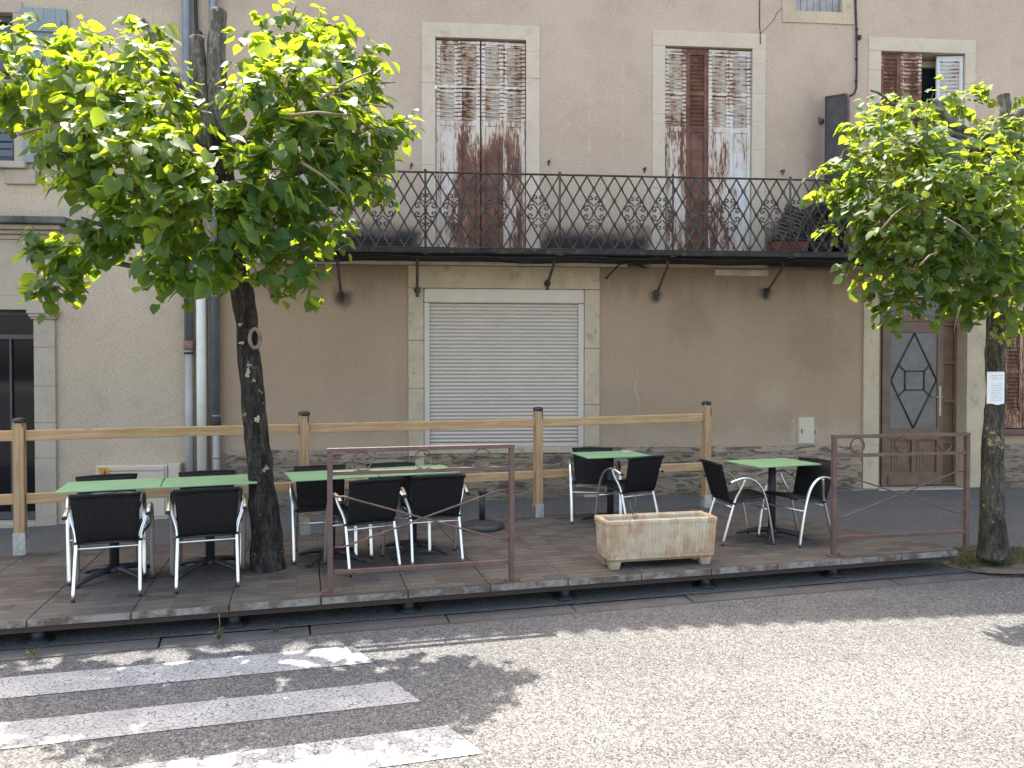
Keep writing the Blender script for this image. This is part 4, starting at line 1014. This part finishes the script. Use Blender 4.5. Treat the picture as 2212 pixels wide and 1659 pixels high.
# ------------------------------------------------------------------ parasol foot, stone trough
pf = thing('parasol_base', 'black round parasol foot with an empty upright tube', 'parasol base', (.33,-2.11,0))
mb = MB(); mb.lathe([(.235,.0),(.24,.015),(.235,.04),(.20,.06),(.10,.085),(.05,.095)], (0,0,0), 12); mb.build('base_disc', M_IRONB, pf)
mb = MB(); mb.tube([(0,0,.09),(0,0,.36)], .032, 14); mb.lathe([(.036,.36),(.045,.37),(.045,.40),(.03,.41)], (0,0,0), 14); mb.tube([(.03,0,.38),(.07,0,.38)], .01, 8); mb.build('socket_tube', M_IRONB, pf)
tr = thing('stone_trough', 'empty weathered cream and orange fluted stone trough on the deck edge', 'planter', (1.755,-3.70,0), math.atan(.141))
mb = MB(); hl, hd, H = .505, .150, .41
def ring(inset, z, flute, taper):
    pts = []; n = 60; m = 18
    lx, ly = hl*taper-inset, hd*taper-inset+.0
    def put(x, y, nx, ny, k):
        f = flute*(.5+.5*math.cos(k*PI)) if flute else 0
        pts.append((x-nx*f, y-ny*f, z))
    for k in range(n): put(-lx+2*lx*(k+.5)/n, -ly, 0, -1, k)
    for k in range(m): put(lx, -ly+2*ly*(k+.5)/m, 1, 0, k)
    for k in range(n): put(lx-2*lx*(k+.5)/n, ly, 0, 1, k)
    for k in range(m): put(-lx, ly-2*ly*(k+.5)/m, -1, 0, k)
    return pts
rings = [ring(.02,.06,0,.95), ring(.0,.085,.0,.95), ring(.0,.10,.009,.955), ring(0,.365,.009,.99), ring(0,.38,0,1.0), ring(0,.402,0,1.0), ring(.008,H,0,1.0), ring(.036,H,0,1.0), ring(.045,.395,0,1.0), ring(.055,.24,0,.97)]
n = len(rings[0]); vs = [p for r in rings for p in r]
mb.add(vs, [(i*n+k, i*n+(k+1)%n, (i+1)*n+(k+1)%n, (i+1)*n+k) for i in range(len(rings)-1) for k in range(n)], 0, False)
mb.f.append(tuple(range(n))[::-1]); mb.m.append(0); mb.sm.append(False)
o = mb.build('trough_body', M_TROUGH, tr)
mb = MB(); mb.add(ring(.054,.25,0,.97), [tuple(range(n))]); mb.build('soil', M_SOIL, tr)
for sx in (-1, 1):
    for sy in (-1, 1):
        mb = MB(); cx, cy = sx*.41, sy*.085
        mb.prism([(cx-.055,cy-.045),(cx+.055,cy-.045),(cx+.055,cy+.045),(cx-.055,cy+.045)], 0, .062)
        mb.v = [(cx+(x-cx)*(.72+.28*z/.062), cy+(y-cy)*(.8+.2*z/.062), z) for x,y,z in mb.v]; mb.build('foot', M_TROUGH, tr, bevel=.008)
tw = thing('dry_twig', 'thin bare twig sticking out of the stone trough', 'twig', (1.60,-3.68,.25))
mb = MB(); mb.tube([(0,0,0),(-.02,.01,.12),(-.05,.02,.22),(-.06,.02,.29)], [.006,.005,.004,.002], 6); mb.tube([(-.02,.01,.12),(.01,.03,.2)], [.003,.0015], 5); mb.build('twig_stem', M_TWIG, tw)

# ------------------------------------------------------------------ trees
LEAFV = [(0,0),(.38,0),(.72,0),(1.04,0),(-.05,.27),(.16,.46),(.48,.45),(.80,.22),(-.05,-.27),(.16,-.46),(.48,-.45),(.80,-.22)]
LEAFF = [(0,1,5,4),(1,2,6,5),(2,3,7,6),(0,8,9,1),(1,9,10,2),(2,10,11,3)]
def leaf(vs, fs, p, nrm, tip, L, rn):
    tip = (tip - nrm*tip.dot(nrm))
    if tip.length < 1e-3: return
    tip.normalize(); sd = nrm.cross(tip); o = len(vs); fold = rn.uniform(.05,.28); curl = rn.uniform(.05,.30); wd = rn.uniform(.9,1.1); tw_ = rn.uniform(-.12,.12)
    for u, v in LEAFV:
        h = fold*abs(v) - curl*u*u + tw_*v*u + rn.uniform(-.02,.02)
        vs.append(tuple(p + tip*(u*L) + sd*(v*L*wd) + nrm*(h*L)))
    for f in LEAFF: fs.append(tuple(o+k for k in f))
def rvec(rn): return Vector((rn.gauss(0,1), rn.gauss(0,1), rn.gauss(0,1)))
def crown(clumps, leaf_L, n_per, mat, parent, seed, cyl):
    rn = random.Random(seed); vs = []; fs = []
    twigs = MB()
    for (c, r) in clumps:
        n = int(n_per*(r/.3)**1.7)
        # a few short shoots inside each clump carry the leaves
        k = 0
        while k < n:
            d = rvec(rn); d.z *= .85; d.normalize()
            if d.y > .5 and rn.random() < .5: continue
            rr = r*(rn.random()**.38)
            base = c + d*rr
            # shoot: 3-5 leaves along a drooping line
            out = (d*.8 + Vector((0,0,-.15)) + rvec(rn)*.3).normalized()
            m = rn.randint(2,5)
            for j in range(m):
                p = base + out*(j*leaf_L*.42) + Vector((0,0,-.02*j*j*leaf_L)) + rvec(rn)*leaf_L*.12
                nrm = (d*.62 + Vector((0,-.10,.66)) + rvec(rn)*.34).normalized()
                tip = out*.6 + d*.35 + Vector((0,0,-.75)) + rvec(rn)*.55
                leaf(vs, fs, p, nrm, tip, leaf_L*rn.choice((.45,.62,.8,.92,1.05,1.25)), rn); k += 1
            if rn.random() < .10: twigs.tube([base-out*leaf_L*.8, base+out*leaf_L*.4*m], [.005,.002], 4)
    mb = MB(); mb.v = vs; mb.f = fs; mb.m = [0]*len(fs); mb.sm = [True]*len(fs)
    mb.add(twigs.v, twigs.f, 1, True)
    mb.build('crown', [mat, M_TWIG], parent)
def trunk(pts, rs, mat, parent, seed, name='trunk', n=18, amp=.10):
    path = smooth_path(pts, 8); N = len(path); rn = random.Random(seed); vs = []
    R2 = []
    for i in range(N):
        t = i/(N-1)*(len(rs)-1); a = int(min(t, len(rs)-2)); R2.append(rs[a]+(rs[a+1]-rs[a])*(t-a))
    mb = MB(); mb.tube(path, R2, n); 
    out = []
    for i, v in enumerate(mb.v):
        c = path[i//n]; d = Vector(v)-c
        f = 1+amp*mnoise.noise(Vector(v)*5+Vector((seed,0,0)))*1.6+amp*.6*mnoise.noise(Vector(v)*14)
        out.append(tuple(c+d*f))
    mb.v = out; return mb.build(name, mat, parent)
def limb(a, b, r0, r1, parent, rn, mat=M_LIMB, sag=.05):
    a, b = Vector(a), Vector(b); L = (b-a).length; pts = []
    for k in range(6):
        t = k/5; pts.append(a+(b-a)*t + rvec(rn)*.035*L*(1 if 0 < k < 5 else 0) + Vector((0,0,-sag*L*4*t*(1-t))))
    return trunk(pts, [r0,(r0*2+r1)/3,r1], mat, parent, rn.randint(0,99), 'limb', 8, .18)

YT = -3.6
t1 = thing('lime_tree', 'leaning pollarded lime tree with dark trunk growing through the deck', 'tree', (-1.525,YT,0), 0, 'pollarded lime trees along the kerb')
def loc(p, base): return Vector(p)-Vector(base)
B1 = (-1.525,YT,0)
tp = [(580,1240),(572,1130),(560,1000),(545,850),(535,720),(520,620),(505,540),(488,430),(480,330),(472,270)]
path1 = [loc(at(x,y,YT),B1) for x,y in tp]
trunk(path1, [.150,.122,.102,.094,.090,.092,.098,.09,.085,.08], M_BARK1, t1, 3)
mb = MB(); c = loc(at(551,731,YT-.10),B1)
pts = [(c.x+.042*math.cos(q*PI/8), c.y-.005, c.z+.078*math.sin(q*PI/8)) for q in range(17)]; mb.tube(pts, .016, 8, cap=False)
pass
kn = mb.build('healed_knot', simple('scar_wood', (.26,.20,.15), .9, 0, var=.2, vs=20, bump=.4), t1)
M_LICHEN = simple('pale_lichen', (.42,.43,.33), .95, 0, var=.2, vs=60, bump=.5)
for (x, y, s) in ((537,805,.03),(556,905,.028),(522,740,.02),(519,700,.018),(548,822,.014)):
    c = loc(at(x,y,YT-.105),B1); rn = random.Random(int(x)); mb = MB()
    for k in range(9):
        a = rn.random()*2*PI; d = rn.random()*s; mb.lathe([(s*.42,.0),(s*.36,-.006),(0,-.01)], (c.x+d*math.cos(a), c.y-.001*k, c.z+d*math.sin(a)), 7, axis='y')
    mb.build('lichen_patch', M_LICHEN, t1)

# cut stubs standing above the crown
for pts, rs in (([(478,330),(474,230),(470,130),(473,22)], [.095,.08,.076,.064]), ([(470,310),(440,230),(432,160),(424,80)], [.065,.058,.055,.05]), ([(470,330),(420,240),(372,160),(350,120),(322,62),(310,42)], [.06,.045,.035,.03,.026,.022])):
    trunk([loc(at(x,y,YT),B1) for x,y in pts], rs, M_LIMB, t1, 9, 'limb', 12, .2)
rn = random.Random(21)
CL1 = [(60,120,.2,62),(40,200,-.1,58),(100,250,.2,70),(45,275,.5,45),(120,180,-.4,62),(180,115,.1,55),(235,150,.4,66),(320,75,.1,40),(300,170,-.3,72),(375,190,.5,48),
 (170,290,-.5,74),(265,300,-.7,82),(240,230,-.3,70),(350,250,-.6,66),(385,340,-.9,62),(130,340,-.2,58),(215,400,-.5,78),(310,400,-.9,84),(320,490,-.6,82),(230,520,-.4,66),
 (140,545,-.3,46),(105,550,-.3,26),(165,590,-.4,42),(135,640,-.5,40),(375,560,-.8,62),(355,610,-.8,38),(430,470,-1.,70),(455,580,-.9,46),(465,395,-1.0,62),
 (490,500,-1.0,58),(520,440,-.9,50),
 (600,90,.1,62),(560,150,-.3,62),(660,70,.3,50),(720,95,.1,44),(690,160,-.4,72),(780,160,.1,52),(600,230,-.6,70),(540,215,-.7,52),(690,250,-.6,78),(775,240,-.1,62),(805,190,.3,34),
 (750,320,-.5,76),(650,330,-.8,74),(580,330,-.2,54),(800,310,-.1,56),(848,300,0,30),(885,297,0,16),(590,395,-.9,52),(700,390,-.6,58),(775,390,-.2,54),(815,420,0,26),(760,430,-.3,30),
 (560,480,-.8,58),(640,450,-.7,52),(690,500,-.4,46),(620,540,-.7,52),(655,590,-.7,34),(600,590,-.7,36),(725,525,-.2,30),
 # far side of the crown
 (220,240,1.2,70),(320,320,1.3,80),(640,200,1.2,70),(720,270,1.2,70),(280,430,1.1,70),(140,240,.9,60),(600,330,1.2,50)]
cl = []
for x, y, dy, r in CL1:
    cl.append((loc(at(x,y-14,YT+dy),B1), r/290.))
crown(cl, .102, 185, M_LEAF1, t1, 5, None)
trk = lambda y: loc(at({330:480,430:488,540:505,270:472}[y], y, YT), B1)
for (x, y, dy, ty, r) in ((180,380,-.4,430,.05),(175,470,-.45,540,.04),(60,170,.1,330,.045),(150,560,-.3,540,.035),(700,140,0,330,.05),(790,260,-.2,430,.05),(720,420,-.4,540,.045),(690,520,-.4,540,.045),(300,170,.2,330,.05),(560,420,-.7,540,.05),(320,500,-.6,540,.04),(600,300,.6,430,.05),(330,300,.8,430,.05)):
    limb(trk(ty), loc(at(x,y,YT+dy),B1), r, .012, t1, rn)
for a, b in (((650,350,-1.0),(745,422,-1.0)),((690,215,-1.0),(800,155,-.9)),((760,230,-.5),(835,232,-.5)),((790,275,-.4),(858,300,-.4)),((625,250,-1.1),(745,248,-1.1)),((780,190,.2),(855,178,.2)),((630,45,.1),(640,12,.1)),((230,420,-.9),(300,385,-.9)),((40,290,-.4),(190,260,-.5)),((805,377,-.5),(850,390,-.5)),((520,540,-.3),(585,635,-.3)),((700,55,.2),(725,60,.2))):
    mb = MB(); p, q_ = loc(at(*a[:2],YT+a[2]),B1), loc(at(*b[:2],YT+b[2]),B1); mb.tube([p, (p+q_)/2+Vector((0,0,.02)), q_], [.013,.010,.005], 6); mb.build('bare_twig', M_TWIG, t1)

YT2 = -3.3; B2 = (5.12,YT2,-.12)
t2 = thing('lime_tree', 'mossy trunked lime tree with a paper notice before the brown door', 'tree', B2, 0, 'pollarded lime trees along the kerb')
p2 = [loc(at(x,y,YT2),B2) for x,y in ((2147,1205),(2143,1120),(2143,1020),(2147,930),(2152,850),(2150,760),(2155,640),(2150,500),(2142,400),(2135,320),(2125,290))]
trunk(p2, [.145,.112,.094,.088,.083,.082,.085,.09,.09,.085,.08], M_BARK2, t2, 14)
for pts, rs in (([(2150,300),(2160,265),(2168,235),(2166,205)], [.075,.06,.055,.06]), ([(2130,300),(2085,285),(2045,255),(2018,215)], [.06,.045,.035,.03]), ([(2150,300),(2185,260),(2215,235),(2250,215)], [.06,.05,.04,.035]), ([(2120,310),(2060,290),(2000,265),(1950,240),(1905,205),(1880,195)], [.05,.03,.022,.016,.012,.008])):
    trunk([loc(at(x,y,YT2),B2) for x,y in pts], rs, M_LIMB, t2, 17, 'limb', 10, .22)
CL2 = [(1765,420,-.2,24),(1800,400,-.2,34),(1850,375,-.3,46),(1830,440,-.3,34),(1860,290,-.1,36),(1910,265,0,46),(1960,260,.1,50),(1900,320,-.3,56),(1985,300,-.4,58),(2035,230,.2,38),(2080,240,.4,34),(2110,215,.4,20),
 (1950,370,-.6,64),(1880,440,-.5,58),(1840,510,-.4,44),(1920,500,-.7,62),(2040,340,-.6,64),(2010,430,-.9,68),(1980,560,-.8,60),(1900,570,-.5,48),(1860,600,-.4,30),(1925,640,-.6,44),(1885,655,-.5,24),(2050,520,-.9,64),(2040,610,-.8,54),(1990,650,-.7,40),
 (1955,695,-.6,26),(1930,720,-.6,16),(2100,440,-.9,64),(2110,560,-.9,62),(2100,650,-.8,46),(2140,380,-.8,58),(2165,480,-1.,60),(2180,580,-.9,60),(2180,660,-.8,44),(2200,300,-.4,50),(2160,310,-.2,36),(2210,390,-.7,60),(2230,500,-.7,60),
 (2240,600,-.5,60),(2200,700,-.7,36),(2250,300,-.2,60),(2300,260,0,60),(2300,400,-.5,80),(2320,520,-.4,80),(2290,640,-.4,60),(2400,400,0,90),(2400,520,0,80),(2380,300,.2,70),(2200,230,.2,26),(2050,690,-.7,26),
 (2000,400,.9,80),(2100,350,1.1,80),(2200,420,1.1,90),(2000,540,.9,70),(2150,550,1.0,80),(2300,450,1.,90),(1920,420,.6,60)]
cl = [(loc(at(x,y-14-(14 if y > 560 else 0),YT2+dy),B2), r/252.) for x, y, dy, r in CL2]
crown(cl, .078, 240, M_LEAF2, t2, 15, None)
tk2 = lambda y: loc(at({320:2135,400:2142,500:2150,640:2155}[y], y, YT2), B2)
for (x, y, dy, ty, r) in ((1850,400,-.3,400,.035),(1900,520,-.5,500,.035),(1930,640,-.6,640,.03),(1990,300,-.3,320,.035),(2040,600,-.8,640,.03),(2300,400,-.3,400,.04),(2300,600,-.3,640,.035),(2100,500,-.9,500,.03),(2050,400,.8,400,.04)):
    limb(tk2(ty), loc(at(x,y,YT2+dy),B2), r, .008, t2, rn)
for a, b in (((1990,570,-1.3),(2025,545,-1.3)),((2040,470,-1.4),(2110,520,-1.4)),((1900,500,-1.),(1960,440,-1.)),((2075,660,-1.3),(2060,720,-1.2))):
    mb = MB(); p, q_ = loc(at(*a[:2],YT2+a[2]),B2), loc(at(*b[:2],YT2+b[2]),B2); mb.tube([p, (p+q_)/2+Vector((0,0,.02)), q_], [.008,.006,.003], 6); mb.build('bare_twig', M_TWIG, t2)
# paper notice pinned to the second trunk
nc = at(2149,838,YT2-.105)
no = thing('paper_notice', 'white printed paper notice fixed to the mossy trunk', 'notice', (nc.x,nc.y,nc.z), -.35)
mb = MB(); vs = []
for i in range(9):
    a = (i/8-.5)*1.1; vs += [(.125*math.sin(a)*1.1, .03-.06*math.cos(a)+.03*0, -.15+.006*math.sin(i)), (.125*math.sin(a)*1.1, .03-.06*math.cos(a), .15)]
mb.add(vs, [(2*i,2*i+2,2*i+3,2*i+1) for i in range(8)], 0, True); sh = mb.build('sheet', M_PAPER, no)
mb = MB()
for k in range(16):
    z = .115-.0155*k
    if k in (3,4): continue
    for i in range(2,7):
        if (k*7+i*3) % 11 == 0: continue
        a0, a1 = (i/8-.5)*1.1, ((i+.86)/8-.5)*1.1
        f = lambda a: (.125*math.sin(a)*1.1, .03-.0615*math.cos(a))
        mb.quad((*f(a0),z-.002),(*f(a1),z-.002),(*f(a1),z+.002),(*f(a0),z+.002))
mb.build('print', M_INK, sh)
# grass in the tree bed, weeds at the kerb
mb = MB(); rn = random.Random(31); vs = []; fs = []
for k in range(5200):
    a = rn.random()*2*PI; r = rn.random()**.5
    x, y = 5.30+.62*r*math.cos(a), -3.14+.42*r*math.sin(a)+.10*math.cos(a)
    if y < kerb_y(x)+.24 or (x < 4.74): continue
    z = pave_z(x, y)+.012; h = rn.uniform(.015,.05); d = Vector((rn.gauss(0,1),rn.gauss(0,1),0))*.012; q_ = Vector((-d.y,d.x,0)).normalized()*.003
    p = Vector((x,y,z)); o = len(vs); vs += [tuple(p-q_), tuple(p+q_), tuple(p+d+Vector((0,0,h)))]; fs.append((o,o+1,o+2))
mb.v = vs; mb.f = fs; mb.m = [0]*len(fs); mb.sm = [False]*len(fs); struct(mb.build('grass', M_GRASS), 'stuff')
mb = MB(); n = 28; vs = [(5.30,-3.14,pave_z(5.3,-3.14)+.006)]
for k in range(n):
    a = 2*PI*k/n; x, y = 5.30+.66*math.cos(a), -3.14+.45*math.sin(a)+.10*math.cos(a); vs.append((x,y,pave_z(x,y)+.006))
mb.add(vs, [(0,1+k,1+(k+1)%n) for k in range(n)]); struct(mb.build('tree_bed', M_SOIL))
for (x, y, s, lab) in ((-1.60,-4.74,1.0,'tall thin dry weed growing at the kerb below the deck'),(-1.24,-4.62,.75,'low green weed tuft between deck and kerb'),(-2.72,-4.95,.7,'pale weed at the kerb under the left end of the deck')):
    t = thing('kerb_weed', lab, 'weed', (x,y,-.195)); mb = MB(); rn = random.Random(int(s*100)); 
    for k in range(14):
        a = rn.random()*2*PI; l = rn.uniform(.03,.08)*s; c, s_ = math.cos(a), math.sin(a); q_ = Vector((-s_,c,0))*.004
        p = Vector((c*.01,s_*.01,0)); m_ = p+Vector((c*l*.5,s_*l*.5,l*.8)); e_ = p+Vector((c*l,s_*l,l*.7)); mb.quad(p-q_, p+q_, m_+q_*1.6, m_-q_*1.6); mb.add([m_-q_*1.6, m_+q_*1.6, e_], [(0,1,2)])
    mb.build('leaves', M_GRASS, t)
    if s == 1.0:
        mb = MB(); mb.tube([(0,0,0),(.01,0,.1),(.0,.01,.17)], [.003,.002,.004], 5); mb.build('stem', M_TWIG, t)
